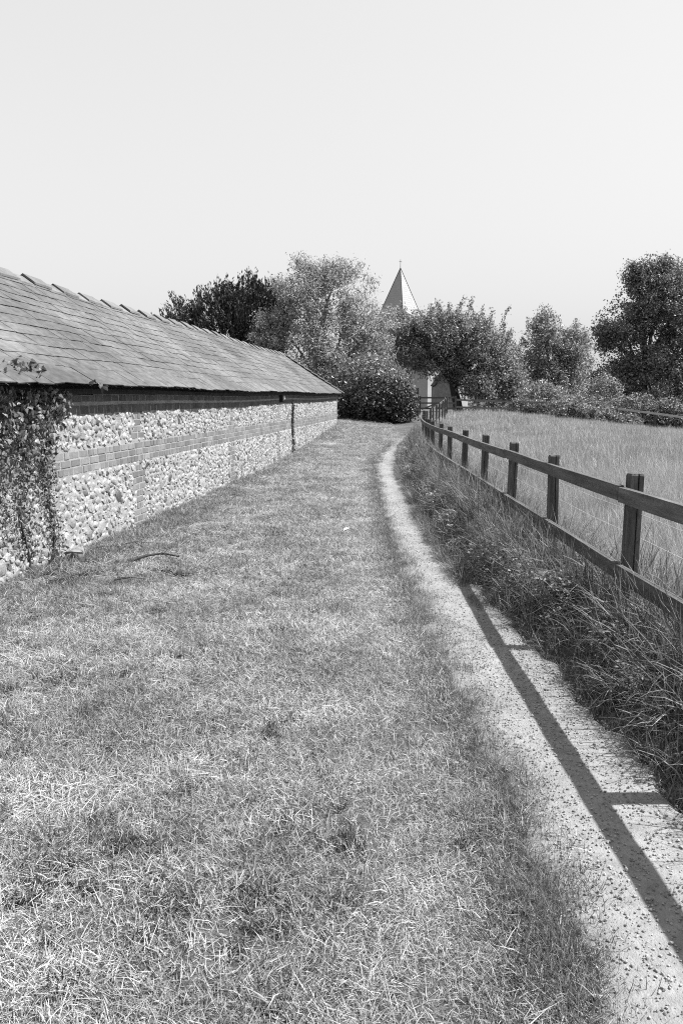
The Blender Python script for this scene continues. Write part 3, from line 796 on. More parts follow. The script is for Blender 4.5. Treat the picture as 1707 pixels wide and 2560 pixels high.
def tree(name, label, cat, base, fork, lobes, ntips, per, spread, size, mat, bark, rad=.22, seed=0, shell=.28, gap=None, shoots=0, stems=1, nbr=60, upbias=.75, asp=.55, along=None, group=None):
    r = np.random.default_rng(seed + 77)
    root = empty(name, base, 0, label, cat, group); b = np.array(base)
    tips = lobe_tips(lobes, ntips, shell, seed, gap)
    cen = np.average(np.array(lobes)[:, :3], 0, np.array(lobes)[:, 3])
    tr = MB(); limbs = []
    fk = np.array(fork, float)
    for k in range(stems):
        b0 = np.array([0, 0, -.15]) + (r.normal(0, .25, 3) * np.array([1, 1, 0]) if k else 0)
        f0 = fk - b + (r.normal(0, .8, 3) if k else 0)
        P = limb(tr, b0, f0, rad * (1 if k == 0 else .6), rad * .7 * (1 if k == 0 else .6), .10, 9, 7, seed + k, 0); limbs.append(P)
    for k, l in enumerate(lobes):
        P = limb(tr, limbs[k % stems][-1 if k % 2 == 0 else -2], np.array(l[:3]) - b + np.array([0, 0, -.1 * l[5]]), rad * .55, rad * .22, .16, 7, 8, seed + 20 + k); limbs.append(P)
    link('trunk', tr.mesh('trunk', bark, True), root)
    br = MB(); allp = np.concatenate([l[2:] for l in limbs])
    sel = tips[r.choice(len(tips), min(nbr, len(tips)), replace=False)] - b
    for k, t in enumerate(sel):
        j = np.argmin(np.linalg.norm(allp - t, axis=1) + np.maximum(0, allp[:, 2] - t[2]) * .6)
        limb(br, allp[j], t, rad * .16, rad * .03, .14, 5, 6, seed + 200 + k, .06)
    tl = tips - b
    if shoots:
        top = lobe_tips(lobes, shoots * 6, .05, seed + 9); top = top[top[:, 2] > cen[2] + .1][:shoots]
        extra = []
        for k, t in enumerate(top - b):
            L = r.uniform(.5, 1.35); d = np.array([r.normal(0, .22) + .12 * np.sign(t[0]), r.normal(0, .2), 1.0]); e = t + d * L
            limb(br, t - d * .3, e, rad * .06, rad * .02, .08, 4, 5, seed + 400 + k, 0)
            for q in np.linspace(0, 1, 9): extra.append(t + d * L * q)
        tl = np.concatenate([tl, np.repeat(np.array(extra), 1, 0)])
        nsh = len(extra)
    if br.n: tag(link('branches', br.mesh('branches', bark, True), root), kind='stuff')
    if shoots:
        c1 = foliage_mesh('crown', tl[:-nsh], per, spread, size, mat, cen - b, upbias, asp, along, seed + 3)
        V1 = np.array([0.])
        link('crown', c1, root)
        link('shoots', foliage_mesh('shoots', tl[-nsh:], max(4, per // 4), (.10, .10, .10), size, mat, cen - b, upbias, asp, along, seed + 4), root)
    else:
        link('crown', foliage_mesh('crown', tl, per, spread, size, mat, cen - b, upbias, asp, along, seed + 3), root)
    return root

# feathery pale tree behind the far end of the barn
tree('ash_tree', 'pale feathery leaved tree rising behind the hip of the barn roof', 'tree', (-.9, 46, .95), (-.8, 46, 2.6),
     [(-1.5, 46, 4.4, 3.0, 2.6, 2.4), (-2.2, 46, 7.4, 1.9, 1.8, 2.3), (.2, 46, 7.3, 2.0, 1.9, 2.2), (-1.0, 46.2, 8.6, 1.2, 1.2, 1.3), (-2.4, 46, 9.0, .8, .9, .9), (.3, 46, 8.9, .8, .9, .9), (1.3, 45.6, 5.2, 1.5, 1.5, 1.9), (-4.2, 46, 5.6, 1.2, 1.5, 1.3), (.2, 45, 3.6, 2.0, 1.6, 1.5), (2.2, 45.6, 4.4, 1.1, 1.1, 1.3), (2.5, 46, 6.0, 1.0, 1.1, 1.2)],
     1000, 46, (.22, .22, .17), .16, M_ash, M_barkp, .16, 3, .45, (1.1, -.42), stems=4, nbr=150, asp=.42)
# yew
def yew():
    root = empty('yew_tree', (-7.6, 49, .9), 0, 'dark dense yew showing above the barn ridge', 'tree'); b = np.array((-7.6, 49, .9))
    lobes = [(-7.0, 49, 5.0, 3.4, 3.0, 3.2), (-5.2, 49, 6.2, 2.4, 2.2, 2.7), (-9.6, 49, 4.8, 2.0, 2.2, 2.8), (-10.6, 49, 4.2, 1.3, 1.5, 2.3), (-4.4, 49.5, 6.6, 1.5, 1.7, 2.1), (-7.4, 49, 6.2, 1.8, 1.8, 2.3), (-6.0, 48.6, 7.2, 1.3, 1.3, 1.7)]
    tips = lobe_tips(lobes, 2600, .16, 21)
    r = np.random.default_rng(5); cen = np.array((-6.8, 49, 3.6)); per = 18
    out = tips - cen; out /= np.linalg.norm(out, axis=1)[:, None]
    ax = out * .8 + np.array([0, 0, .75]) + r.normal(0, .22, tips.shape); ax /= np.linalg.norm(ax, axis=1)[:, None]
    n = len(tips) * per; f = np.tile(np.linspace(-.5, 1, per), len(tips))[:, None]
    A = np.repeat(ax, per, 0); L0 = np.repeat(r.uniform(.35, .8, len(tips)), per)[:, None]
    C = np.repeat(tips, per, 0) + A * f * L0 + r.normal(0, .05, (n, 3))
    D = A + rdir(n, r) * .6; Nn = rdir(n, r); L = r.uniform(.14, .3, n)
    V, F = leaf_quads(C - b, D, Nn, L, L * .3)
    tr = MB(); limb(tr, (0, 0, -.2), (.5, 0, 3.2), .45, .3, .05, 9, 6, 3, 0)
    for k, l in enumerate(lobes): limb(tr, (.5, 0, 2.6), np.array(l[:3]) - b, .2, .06, .1, 7, 7, 30 + k)
    link('trunk', tr.mesh('trunk', M_bark, True), root)
    link('crown', qmesh('crown', V, F, M_yew), root)
yew()
# cherry with upright shoots
tree('cherry_tree', 'round headed dark cherry with upright shoots in front of the church', 'tree', (8.0, 53, .72), (7.5, 53, 3.0),
     [(6.9, 53, 5.2, 2.6, 2.3, 2.3), (9.3, 53, 4.5, 2.2, 2.2, 2.4), (4.6, 53, 4.7, 1.7, 1.7, 1.5), (7.3, 53, 5.9, 2.2, 2.0, 1.7), (10.9, 53, 3.6, 1.5, 1.7, 1.7), (8.6, 53.4, 5.6, 1.9, 1.8, 1.8), (10.2, 52.5, 2.4, 1.6, 1.5, 1.2), (9.0, 51.8, 2.7, 1.3, 1.1, 1.1), (11.6, 52.6, 2.2, 1.2, 1.3, 1.2), (4.0, 53, 6.0, 1.3, 1.4, 1.1), (5.2, 53, 6.3, 1.2, 1.3, 1.1)],
     1350, 42, (.20, .20, .18), .16, M_cherry, M_bark, .34, 31, .30, (1.3, -.62), shoots=85, nbr=90)
tree('hawthorn_tree', 'twin topped mid grey thorn tree between the cherry and the tall broadleaf', 'tree', (15.8, 58, .4), (15.7, 58, 2.4),
     [(14.9, 58, 5.9, 1.5, 1.5, 2.1), (14.7, 58, 7.2, .8, .9, 1.1), (17.0, 58, 5.0, 1.5, 1.5, 2.0), (17.1, 58, 6.3, .7, .8, .8), (15.8, 58, 3.2, 2.3, 2.0, 1.9), (13.9, 58, 3.6, 1.2, 1.4, 1.5)],
     760, 42, (.20, .20, .18), .155, M_thorn, M_bark, .22, 51, .36, (1.4, -.5), shoots=10, nbr=70)
tree('broadleaf_tree', 'tall dark broadleaf tree at the right edge with sky showing through its crown', 'tree', (23.6, 61, .2), (23.4, 61, 4.0),
     [(23.6, 61, 9.4, 2.6, 2.5, 2.9), (21.6, 61, 7.3, 2.0, 2.0, 1.9), (25.8, 61, 8.4, 2.5, 2.4, 3.0), (20.4, 61, 6.4, 1.3, 1.5, 1.2), (22.4, 61, 4.6, 2.3, 2.2, 1.7), (25.6, 61, 4.8, 2.6, 2.3, 2.0), (23.0, 61, 11.3, 1.2, 1.2, 1.2), (25.0, 61, 11.2, 1.4, 1.3, 1.3), (21.1, 61, 3.0, 1.6, 1.8, 1.7), (24.0, 61, 2.6, 2.2, 2.0, 1.5), (26.9, 61, 2.8, 2.0, 2.0, 1.9)],
     1250, 62, (.28, .28, .22), .20, M_oak, M_bark, .30, 71, .45, (.95, -.30), nbr=150)

def bush(name, label, lobes, ntips, per, spread, size, mat, seed, group=None, cat='bush', stems=5, asp=.55, shell=.22):
    base = np.array([np.mean([l[0] for l in lobes]), np.mean([l[1] for l in lobes]), 0.]); base[2] = Tf(base[0], base[1])
    root = empty(name, tuple(base), 0, label, cat, group)
    tips = lobe_tips(lobes, ntips, shell, seed); tips = tips[tips[:, 2] > T(tips[:, 0], tips[:, 1]) + .02]
    cen = np.average(np.array(lobes)[:, :3], 0)
    st = MB(); r = np.random.default_rng(seed)
    for k in range(stems):
        t = tips[r.integers(0, len(tips))] - base
        limb(st, (r.normal(0, .2), r.normal(0, .2), -.1), t, .035, .012, .1, 5, 6, seed + k)
    link('stems', st.mesh('stems', M_bark, True), root)
    o = link('leaves', foliage_mesh('leaves', tips - base, per, spread, size, mat, cen - base, .35, asp, None, seed + 1), root); tag(o, kind='stuff')
    return root
bush('laurel_bush', 'big rounded glossy laurel bush growing at the far corner of the barn', [(1.35, 38.2, 1.5, 1.55, 1.5, 1.25), (2.35, 38.4, 1.5, 1.25, 1.4, 1.2), (.9, 38.4, 1.3, 1.1, 1.2, 1.1), (2.8, 38.8, 1.2, .85, 1.1, 1.0)], 1500, 14, (.12, .12, .12), .15, M_laurel, 5, cat='bush', asp=.5)
bush('privet_bush', 'pale leafy bush between the laurel and the path', [(2.5, 40.8, 1.7, 1.0, 1.2, 1.2), (3.0, 41.2, 1.4, .8, 1.0, .9)], 700, 22, (.14, .14, .14), .13, M_hedgelight, 6)
bush('elder_bush', 'light bush filling the gap under the feathery tree', [(1.4, 43, 2.5, 1.9, 1.4, 1.4), (2.7, 43.4, 2.1, 1.1, 1.2, 1.1)], 420, 26, (.22, .22, .2), .18, M_hedgelight, 7)
# brambles in front of the trees along the far side of the meadow
for k, (x, y, rx, rz, lb) in enumerate([(11.2, 46.2, 1.4, .62, 'low bramble clump beside the end of the far meadow rail'), (13.0, 45.6, 1.3, .75, 'low bramble clump under the thorn tree, next to a dark hollow'),
                                        (14.6, 44.8, 1.1, .62, 'low bramble clump with pale top, second from the right hand rail'), (15.9, 44.2, 1.0, .5, 'low bramble clump touching the right hand rail')]):
    bush('bramble_bush', lb, [(x - .4 * rx, y, Tf(x, y) + rz * .8, rx * .7, .7, rz), (x + .45 * rx, y + .1, Tf(x, y) + rz * .7, rx * .65, .7, rz * .85)], 260, 24, (.10, .10, .09), .13, M_bramble, 60 + k, 'brambles along the far meadow edge', stems=3)
for k, (x, y, rx, rz, m_, lb) in enumerate([(18.6, 56, 1.3, 2.0, M_thorn, 'slim leafy bush just left of the tall broadleaf tree'), (13.0, 50.5, 1.7, 1.25, M_thorn, 'wide bush beneath the right side of the cherry crown'),
                                            (15.8, 51, 1.6, 1.0, M_bramble, 'pale bush at the foot of the twin topped thorn'), (19.5, 52, 2.2, 1.15, M_oak, 'dark bush behind the right hand meadow rail'), (22.5, 51.5, 2.4, 1.1, M_oak, 'dark bush at the right edge under the tall broadleaf tree')]):
    bush('hedge_bush', lb, [(x, y, Tf(x, y) + rz * .85, rx, 1.1, rz), (x + rx * .5, y + .2, Tf(x, y) + rz * .6, rx * .7, 1.0, rz * .8)], 420, 24, (.16, .16, .15), .16, m_, 80 + k, 'bushes under the far trees', stems=3)
# far wood closing the view
tips = []
r_ = np.random.default_rng(9)
for k in range(26):
    x = -40 + k * 4.2 + r_.normal(0, 1); yv = 92 + r_.normal(0, 5); hh = r_.uniform(2.0, 3.6) * (1.0 if x > 2 else .8)
    tips.append(lobe_tips([(x, yv, 1.2 + hh * .5, 3.2, 2.5, hh)], 110, .2, 500 + k))
tips = np.concatenate(tips)
o = link('far_wood', foliage_mesh('far_wood', tips, 14, (.45, .45, .4), .45, M_thorn, np.array([20, 92, 0]), .4)); tag(o, 'far belt of trees closing the view behind the meadow', 'wood', kind='stuff')

# ------------------------------------------------------------------ church and buildings behind the trees
church = empty('church', (8.65, 118, .2), R(49), 'church tower with a pointed shingled spire and cross rising behind the trees', 'church')
half = 2.25; zb = 13.6; za = 20.8
m = MB(); m.box((0, 0, zb / 2), (2 * half, 2 * half, zb)); m.build('tower', M_tower, church)
m = MB(); m.box((0, 0, zb + .1), (2 * half + .35, 2 * half + .35, .3)); m.build('parapet', M_tower, church)
sp = MB(); hb_ = half + .02
rows = 22
V = []; F = []
for k in range(rows):
    t0 = k / rows; t1 = (k + 1) / rows
    w0 = hb_ * (1 - t0); w1 = hb_ * (1 - t1) - .0; z0 = zb + .25 + (za - zb - .25) * t0; z1 = zb + .25 + (za - zb - .25) * t1
    w0 += .008
    q = len(V)
    for w_, z_ in ((w0, z0), (max(w1, .015), z1)):
        V += [(-w_, -w_, z_), (w_, -w_, z_), (w_, w_, z_), (-w_, w_, z_)]
    for a in range(4): F.append([q + a, q + (a + 1) % 4, q + 4 + (a + 1) % 4, q + 4 + a])
sp.add(np.array(V), np.array(F)); spire_o = sp.build('spire', M_spire, church)
for sx, sy in ((-1, -1), (1, -1), (1, 1), (-1, 1)):
    m = MB(); m.bar((sx * hb_, sy * hb_, zb + .25), (sx * .02, sy * .02, za - .02), .09, .09); m.build('hip_roll', M_tiles, church)
m = MB(); m.tube([(0, 0, za - .3), (0, 0, za + 1.25)], [.05, .03], 6); m.bar((-.33, 0, za + .92), (.33, 0, za + .92), .05, .05); m.build('cross', M_beam, church)
for sx, sy in ((0, -1), (1, 0), (-1, 0)):
    w_ = MB(); a = math.atan2(sy, sx)
    Mz = np.array(Matrix.Rotation(a, 3, 'Z'))
    w_.box(np.array(Mz) @ np.array([half + .0, 0, zb - 2.2]), (.06, .9, 1.6), Mz); w_.build('louvre_window', M_beam, church)
nv = MB()
L = 12; hw = 3.2
V = []
nv.box((-half - L / 2, 0, 2.6), (L, 2 * hw, 5.2)); nv.build('nave', M_tower, church)
nr = MB(); V = np.array([(-half - L, -hw - .3, 5.15), (-half, -hw - .3, 5.15), (-half, 0, 8.6), (-half - L, 0, 8.6), (-half - L, hw + .3, 5.15), (-half, hw + .3, 5.15)])
nr.add(V, np.array([[0, 1, 2, 3], [3, 2, 5, 4]]), np.array([[0, 3, 4], [1, 5, 2]])); nr.build('roof', M_tiles, church)

porch = empty('stone_porch', (9.75, 74, .85), 0, 'small gabled stone building glimpsed below the cherry crown', 'building')
m = MB(); hw = .95
V = [(-hw, 0, 0), (hw, 0, 0), (hw, 0, 2.1), (0, 0, 3.5), (-hw, 0, 2.1), (-hw, 3, 0), (hw, 3, 0), (hw, 3, 2.1), (0, 3, 3.5), (-hw, 3, 2.1)]
m.add(np.array(V, float), np.array([[0, 1, 2, 4], [5, 9, 7, 6], [1, 6, 7, 2], [0, 4, 9, 5]]), np.array([[4, 2, 3], [9, 8, 7]])); m.build('wall', M_tower, porch)
m = MB()
for sgn in (-1, 1):
    m.bar((sgn * .56, -.15, 2.86), (sgn * .56, 3.15, 2.86), 1.62, .08, up=(sgn * 1.4, 0, .95))
m.build('roof', M_tiles, porch)
cot = empty('cottage', (9.6, 84, .9), R(38), 'pale rendered cottage wall seen through the gap under the cherry', 'building')
m = MB(); m.box((0, 0, 2.2), (6, 5, 4.4)); m.build('wall', M_render, cot)
m = MB(); V = np.array([(-3.2, -2.8, 4.35), (3.2, -2.8, 4.35), (3.2, 0, 6.2), (-3.2, 0, 6.2), (-3.2, 2.8, 4.35), (3.2, 2.8, 4.35)]); m.add(V, np.array([[0, 1, 2, 3], [3, 2, 5, 4]]), np.array([[0, 3, 4], [1, 5, 2]])); m.build('roof', M_tiles, cot)
for sx in (-1.6, 1.6):
    w_ = MB(); w_.box((sx, -2.5, 2.6), (.8, .08, 1.1)); w_.build('window', M_beam, cot)

# ------------------------------------------------------------------ post and rail fence beside the path
def post_me(seed, h):
    r = np.random.default_rng(seed); m = MB()
    w, d = .076 * r.uniform(.95, 1.05), .090 * r.uniform(.95, 1.05)
    g = r.uniform(-.012, .012)
    ring = [(-w / 2, -d / 2), (g - .0035, -d / 2), (g, -d / 2 + .02), (g + .0035, -d / 2), (w / 2, -d / 2), (w / 2, d / 2), (-w / 2, d / 2)]
    V = []; n = len(ring)
    for z_, k in ((-.3, 1), (.3, 1), (.7, 1), (h - .012, 1), (h, .88)):
        for x_, y_ in ring: V.append((x_ * k + r.normal(0, .0008), y_ * k + r.normal(0, .0008), z_ + (0 if z_ < h - .02 else r.normal(0, .0015))))
    F = [[q * n + a, q * n + (a + 1) % n, (q + 1) * n + (a + 1) % n, (q + 1) * n + a] for q in range(4) for a in range(n)]
    q = 4 * n
    m.add(np.array(V), np.array(F), np.array([[q, q + 1, q + 2], [q, q + 2, q + 6], [q + 2, q + 5, q + 6], [q + 2, q + 4, q + 5], [q + 2, q + 3, q + 4]]))
    return m.mesh('post', M_post)
fence = empty('post_and_rail_fence', (0, 0, 0), 0, 'weathered two rail timber fence running beside the gravel path', 'fence')
post_var = [post_me(k, 1.06) for k in range(5)]
# positions every 1.8 m along the line
py = [.94, 2.74, 4.54]
d_acc = 4.54; yy = 4.54
while yy < 42.5:
    dy = 1.8 / math.hypot(1, float(fence_x(yy + .9) - fence_x(yy - .9)) / 1.8); yy += dy; py.append(yy)
posts = []
for k, yv in enumerate(py):
    xv = float(fence_x(yv)); gz = Tf(xv + .05, yv)
    ztop = 1.085 if yv < 26 else None
    base = (1.085 - 1.06) if yv < 26 else gz + .03 * 0
    base = base * (1 - float(ss(22, 30, yv))) + gz * float(ss(22, 30, yv)) if yv >= 22 else .025
    o = link('post', post_var[k % 5], fence); o.location = (xv + .045, yv, base + rng.normal(0, .006))
    sl = math.atan2(float(fence_x(yv + .5) - fence_x(yv - .5)), 1.0)
    o.rotation_euler = (rng.normal(0, .012), rng.normal(0, .016), -sl)
    posts.append((xv, yv, base))
def board(name, pts_, h, t, seed, mat, parent):
    """a sawn rail following the posts, with slightly uneven edges"""
    r = np.random.default_rng(seed); P = []
    for a, b in zip(pts_[:-1], pts_[1:]):
        for q in np.linspace(0, 1, 5)[:-1]: P.append(np.array(a) + (np.array(b) - np.array(a)) * q)
    P.append(np.array(pts_[-1])); P = np.array(P)
    D = np.gradient(P, axis=0); D /= np.linalg.norm(D, axis=1)[:, None]; sd_ = np.cross(D, (0, 0, 1.)); sd_ /= np.linalg.norm(sd_, axis=1)[:, None]
    V = []
    for k in range(len(P)):
        hh = h * (1 + r.normal(0, .015)); c = .006
        for sx, sz in ((-1, -1), (1, -1), (1, 1), (-1, 1)):
            V.append(P[k] + sd_[k] * sx * t / 2 + np.array([0, 0, sz * hh / 2 + r.normal(0, .001)]))
    V = np.array(V); F = [[0, 1, 2, 3], [len(V) - 4, len(V) - 1, len(V) - 2, len(V) - 3]]
    for k in range(len(P) - 1):
        for a in range(4): F.append([4 * k + a, 4 * k + 4 + a, 4 * k + 4 + (a + 1) % 4, 4 * k + (a + 1) % 4])
    return link(name, qmesh(name, V, np.array(F), mat), parent)
for lvl, zc in ((0, .966), (1, .505)):
    k = 0 if lvl == 0 else 0
    while k < len(posts) - 1:
        e = min(k + 2, len(posts) - 1)
        P = [(posts[q][0] - .022, posts[q][1], posts[q][2] - .025 + zc + rng.normal(0, .004)) for q in range(k, e + 1)]
        P[0] = (P[0][0], P[0][1] + .004, P[0][2]); P[-1] = (P[-1][0], P[-1][1] - .004, P[-1][2])
        board('rail', P, .089, .036, 10 * k + lvl, M_rail, fence); k = e
for zc in (.82, .68, .36):
    m = MB(); P = []
    for a, b in zip(posts[:-1], posts[1:]):
        for q in (0, .5):
            P.append((a[0] + (b[0] - a[0]) * q + .093, a[1] + (b[1] - a[1]) * q, a[2] + (b[2] - a[2]) * q + zc - (.008 if q else 0)))
    m.tube(P[:30], .0017, 5); m.build('wire', M_wire, fence)

# far meadow fence and gate
ffence = empty('meadow_fence', (5.9, 43.2, Tf(5.9, 43.2)), 0, 'distant single rail fence in front of the brambles at the far side of the meadow', 'fence')
fb = np.array([5.9, 43.2, Tf(5.9, 43.2)])
fp = [(6.7 + 1.9 * k, 46.0 - .10 * k) for k in range(4)]
tops = [1.69, 1.62, 1.56, 1.50]
for k, (x, y) in enumerate(fp):
    o = link('post', post_var[k % 5], ffence); o.location = Vector((x, y, tops[k] - 1.04)) - Vector(fb)
for k in range(3):
    for dz in (-.06, -.48):
        board('rail', [np.array((fp[k][0], fp[k][1] - .07, tops[k] + dz)) - fb, np.array((fp[k + 1][0], fp[k + 1][1] - .07, tops[k + 1] + dz)) - fb], .10, .04, 700 + k, M_barkp, ffence)
rf = empty('pale_rail_fence', (17, 44, Tf(17, 44)), 0, 'pale low rail fence at the right edge of the meadow before dark bushes', 'fence')
fb = np.array([17, 44, Tf(17, 44)])
fp = [(15.6, 44.3, 1.12), (17.4, 43.4, .86), (19.2, 42.4, .58), (21.0, 41.4, .36)]
for k, (x, y, z) in enumerate(fp):
    o = link('post', post_var[k % 5], rf); o.location = Vector((x, y + .06, z - 1.02)) - Vector(fb)
for k in range(3):
    board('rail', [np.array(fp[k]) - fb, np.array(fp[k + 1]) - fb], .11, .05, 720 + k, M_render, rf)
gate = empty('field_gate', (4.45, 44.5, Tf(4.4, 44.5)), R(-4), 'dark timber gate with a diagonal brace beyond the end of the path', 'gate')
for k, zz in enumerate((.35, .65, .95)):
    m = MB(); m.bar((0, 0, zz), (2.0, 0, zz), .04, .09); m.build('rail', M_rail, gate)
for xx in (0.0, 2.0):
    m = MB(); m.bar((xx, .045, -.1), (xx, .045, 1.05), .10, .05, up=(0, 1, 0)); m.build('stile', M_rail, gate)
m = MB(); m.bar((.1, -.045, .3), (1.9, -.045, 1.0), .04, .08); m.build('brace', M_rail, gate)
m = MB(); m.bar((-.15, 0, -.2), (-.15, 0, 1.5), .16, .16, up=(0, 1, 0)); m.build('gate_post', M_post, gate)

# ------------------------------------------------------------------ ivy on the barn
def ivy_leaf_me(seed):
    r = np.random.default_rng(seed)
    out = [(0, 0), (.22, -.05), (.5, .18), (.34, .42), (.30, .62), (0, 1.0), (-.30, .62), (-.34, .42), (-.5, .18), (-.22, -.05)]
    V = [(0, .35, .04)] + [(x * r.uniform(.9, 1.1), y, -.10 * abs(x) * 2 + r.normal(0, .02)) for x, y in out]
    F = [[0, k, k % 10 + 1] for k in range(1, 11)]
    return np.array(V), np.array(F)
IV = [ivy_leaf_me(k) for k in range(5)]; IVM = [qmesh('leaf', v, f, M_ivy) for v, f in IV]
def ivy(name, label, pts_, size, nmax, stems, seed):
    """pts_ in barn coordinates (s, y, z)"""
    r = np.random.default_rng(seed)
    root = empty(name, BR @ Vector(pts_.mean(0)), 0, label, 'ivy'); root.matrix_world = Matrix.Translation(BR @ Vector((float(pts_[:, 0].mean()), 0, 0))) @ BR.to_3x3().to_4x4()
    off = np.array([float(pts_[:, 0].mean()), 0, 0])
    st = MB()
    for a in stems: st.tube(np.array(a) - off, np.linspace(.012, .005, len(a)), 6)
    if st.n: st.build('stem', M_bark, root, True)
    mb = MB()
    key = pts_[:, 0] + np.maximum(0, -.35 - pts_[:, 0]) * 50
    for k, p in enumerate(pts_[np.argsort(key)]):
        s = r.uniform(.6, 1.25) * size * (.6 + .4 * min(1, max(0, (p[2] - .85) / .45)) if nmax >= 300 else 1)
        # hang down, face outwards from the wall with some disorder
        eu = Matrix.Rotation(r.normal(0, .55), 3, 'Z') @ Matrix.Rotation(r.normal(.35, .5), 3, 'X') @ Matrix.Rotation(r.normal(0, .7), 3, 'Y')
        base = Matrix(((1, 0, 0), (0, 0, -1), (0, -1, 0)))   # leaf plane upright: tip down, face towards -y
        M3 = eu @ base
        if k < nmax:
            link('leaf', IVM[k % 5], root, Matrix.Translation(Vector(p - off)) @ M3.to_4x4() @ Matrix.Scale(s, 4))
        else:
            v, f = IV[k % 5]; mb.add((v * s) @ np.array(M3).T + (p - off), None, f)
    if mb.n: o = mb.build('leaves', M_ivy, root); tag(o, kind='stuff')
    return root
r = np.random.default_rng(44)
P = []
def ivy_blob(n, s0, s1, z0, z1, thick):
    P.append(np.stack([r.uniform(s0, s1, n), -r.uniform(.015, thick, n), r.uniform(z0, z1, n)], 1))
ivy_blob(700, -.8, .95, 1.25, 1.62, .15)
ivy_blob(330, .2, 1.15, 1.36, 1.60, .12)
a = r.uniform(-.8, .8, 1500); P.append(np.stack([a, -r.uniform(.015, .11, 1500), 1.32 - np.abs(r.normal(0, .48, 1500))], 1))
zz = r.uniform(0.0, 1.2, 600); P.append(np.stack([.72 + .07 * np.sin(zz * 6) + r.normal(0, .075, 600), -r.uniform(.01, .07, 600), zz], 1))
zz = r.uniform(0.15, 1.2, 520); P.append(np.stack([.25 + .06 * np.sin(zz * 7 + 1) + r.normal(0, .10, 520), -r.uniform(.01, .06, 520), zz], 1))
zz = r.uniform(0.35, 1.2, 200); P.append(np.stack([-.15 + r.normal(0, .08, 200), -r.uniform(.01, .06, 200), zz], 1))
P = np.concatenate(P); P = P[(P[:, 2] > .02) & (P[:, 2] < 1.63)]
stem = [[(.72 + .07 * math.sin(z * 6), -.02, z) for z in np.linspace(0, 1.5, 16)], [(.25 + .06 * math.sin(z * 7 + 1), -.02, z) for z in np.linspace(0, 1.5, 16)]]
ivy('ivy', 'thick dark ivy hanging from the eaves at the left end of the barn wall', P, .047, 300, stem, 3)
zz = r.uniform(.02, 1.5, 300)
P = np.stack([15.05 + .05 * np.sin(zz * 5) + r.normal(0, .05, 300) * (1.4 - .4 * zz), -r.uniform(.01, .06, 300), zz], 1)
zg = ground_at(15.05); P = P[P[:, 2] > zg]
ivy('ivy', 'thin single strand of ivy climbing the far half of the barn wall', P, .075, 0, [[(15.05 + .05 * math.sin(z * 5), -.02, z) for z in np.linspace(0, 1.5, 12)]], 4)
# sprigs lying on the slates above the thick ivy
P = []
for (s, t, n, sd2) in ((-.15, .08, 20, .10), (.25, .075, 26, .08), (.5, .08, 20, .05), (1.35, -.02, 10, .05)):
    for k in range(n):
        q = roof_pt(s + r.normal(0, sd2), max(-.06, t + r.normal(0, .022))); P.append((q[0], q[1] - .01, q[2] + .05 + abs(r.normal(0, .02))))
P = np.array(P)
ivy('ivy', 'loose ivy sprigs lying on the lowest slates above the thick ivy', P, .055, 60, [], 8)

# ------------------------------------------------------------------ small things on the lawn
def stick(name, label, pts_, rad, seed, twigs=3):
    r = np.random.default_rng(seed); P = np.array([(x, y, Tf(x, y) + dz) for x, y, dz in pts_]); b = P.mean(0)
    root = empty(name, tuple(b), 0, label, 'branch'); m = MB(); m.tube(P - b, np.linspace(rad, rad * .4, len(P)), 7); m.build('bark', M_bark, root, True)
    for k in range(twigs):
        a = P[r.integers(1, len(P))] - b; m = MB(); m.tube([a, a + np.array([r.normal(0, .08), r.normal(0, .08), -.02]), a + np.array([r.normal(0, .16), r.normal(0, .12), -.03])], [rad * .5, rad * .3, rad * .1], 5); m.build('twig', M_bark, root, True)
stick('fallen_branch', 'dark fallen branch lying on the lawn near the ivy covered wall', [(-1.98, 7.15, .03), (-1.85, 7.25, .06), (-1.7, 7.32, .07), (-1.55, 7.3, .04)], .016, 1)
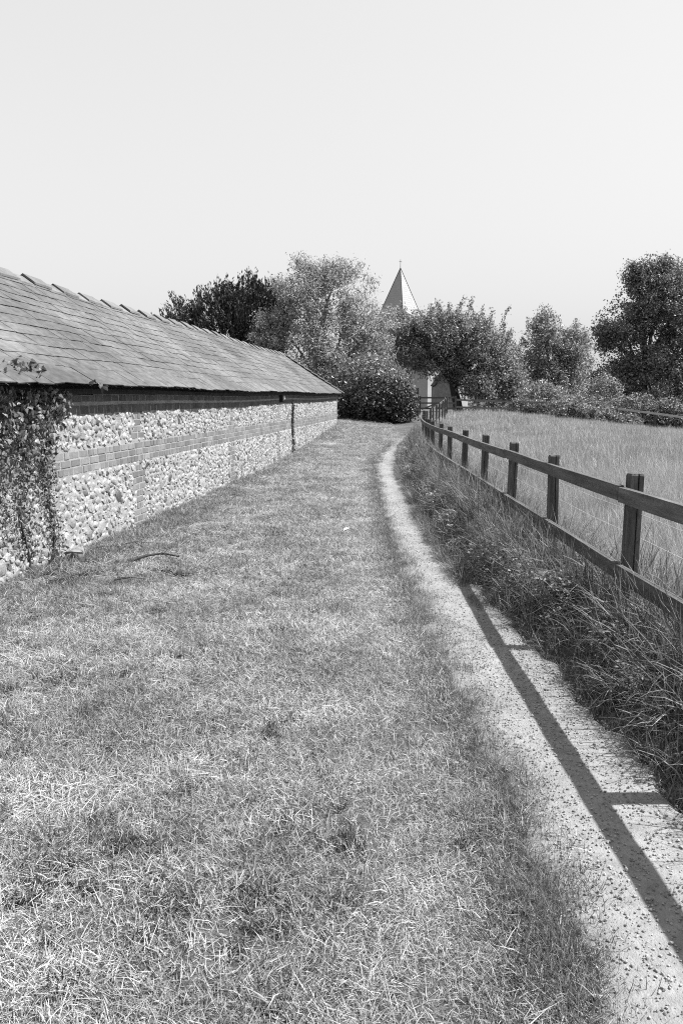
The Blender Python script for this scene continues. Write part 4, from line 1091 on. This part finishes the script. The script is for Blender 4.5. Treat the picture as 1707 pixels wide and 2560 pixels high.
def curled_leaf(name, label, x, y, L, W, rz, mat, seed, dz=.05):
    r = np.random.default_rng(seed); n = 8; V = []
    for k in range(n + 1):
        t = k / n; w = W * math.sin(math.pi * (t * .92 + .05)) ** .7
        for u in (-1, -.4, .4, 1): V.append((t * L - L / 2, u * w / 2, .35 * W * u * u + .10 * L * math.sin(t * 3) + r.normal(0, .001)))
    F = [[k * 4 + a, (k + 1) * 4 + a, (k + 1) * 4 + a + 1, k * 4 + a + 1] for k in range(n) for a in range(3)]
    o = link(name, qmesh(name, np.array(V), np.array(F), mat, True)); o.location = (x, y, Tf(x, y) + dz); o.rotation_euler = (.15, -.1, rz)
    tag(o, label, 'leaf'); return o
M_paleleaf = mottled('bleached_leaf', .3, .42, 30, bump=(.4, .002, 90))
curled_leaf('dry_leaf', 'bleached curled leaf lying at the foot of the ivy', -2.5, 7.15, .24, .09, -.5, M_paleleaf, 1, .07)
curled_leaf('dry_leaf', 'small pale dead leaf lying alone on the lawn far up the slope', .06, 8.6, .10, .05, .8, M_paleleaf, 2, .07)

def boulder(name, label, x, y, size, mat, seed):
    r = np.random.default_rng(seed); V = []; F = []; nu, nv = 12, 7
    for j in range(nv + 1):
        for i in range(nu):
            th = 2 * math.pi * i / nu; ph = math.pi * j / nv; k = 1 + .09 * math.sin(3 * th + seed) * math.sin(ph) + r.normal(0, .02)
            V.append((size[0] * k * math.sin(ph) * math.cos(th), size[1] * k * math.sin(ph) * math.sin(th), size[2] * k * math.cos(ph)))
    for j in range(nv):
        for i in range(nu): F.append([j * nu + i, (j + 1) * nu + i, (j + 1) * nu + (i + 1) % nu, j * nu + (i + 1) % nu])
    o = link(name, qmesh(name, np.array(V), np.array(F), mat, True)); o.location = (x, y, Tf(x, y) + size[2] * .55); o.rotation_euler = (.2, .5, .3)
    return tag(o, label, 'stone')
boulder('stone', 'rounded grey stone leaning on the wall foot beside the ivy strand', -2.52, 7.30, (.06, .10, .085), M_tower, 4)
stick('fallen_branch', 'thin dark twig lying in the grass below the brick pier', [(-2.28, 7.9, .03), (-2.16, 7.98, .05), (-2.05, 8.0, .04)], .008, 6, 2)

for k, (a, b, L_, rz_, lb) in enumerate([(-2.42, 7.75, .30, .5, 'short dead stick lying along the wall foot near the grey stone'), (-1.35, 8.9, .22, 1.9, 'short dead stick lying alone on the lawn midway between wall and path'), (-1.75, 6.3, .26, .1, 'dead stick nearest the camera on the rough ground before the ivy')]):
    stick('fallen_stick', lb, [(a - L_ / 2 * math.cos(rz_), b - L_ / 2 * math.sin(rz_), .03), (a, b, .05), (a + L_ / 2 * math.cos(rz_), b + L_ / 2 * math.sin(rz_), .035)], .007, 20 + k, 2)
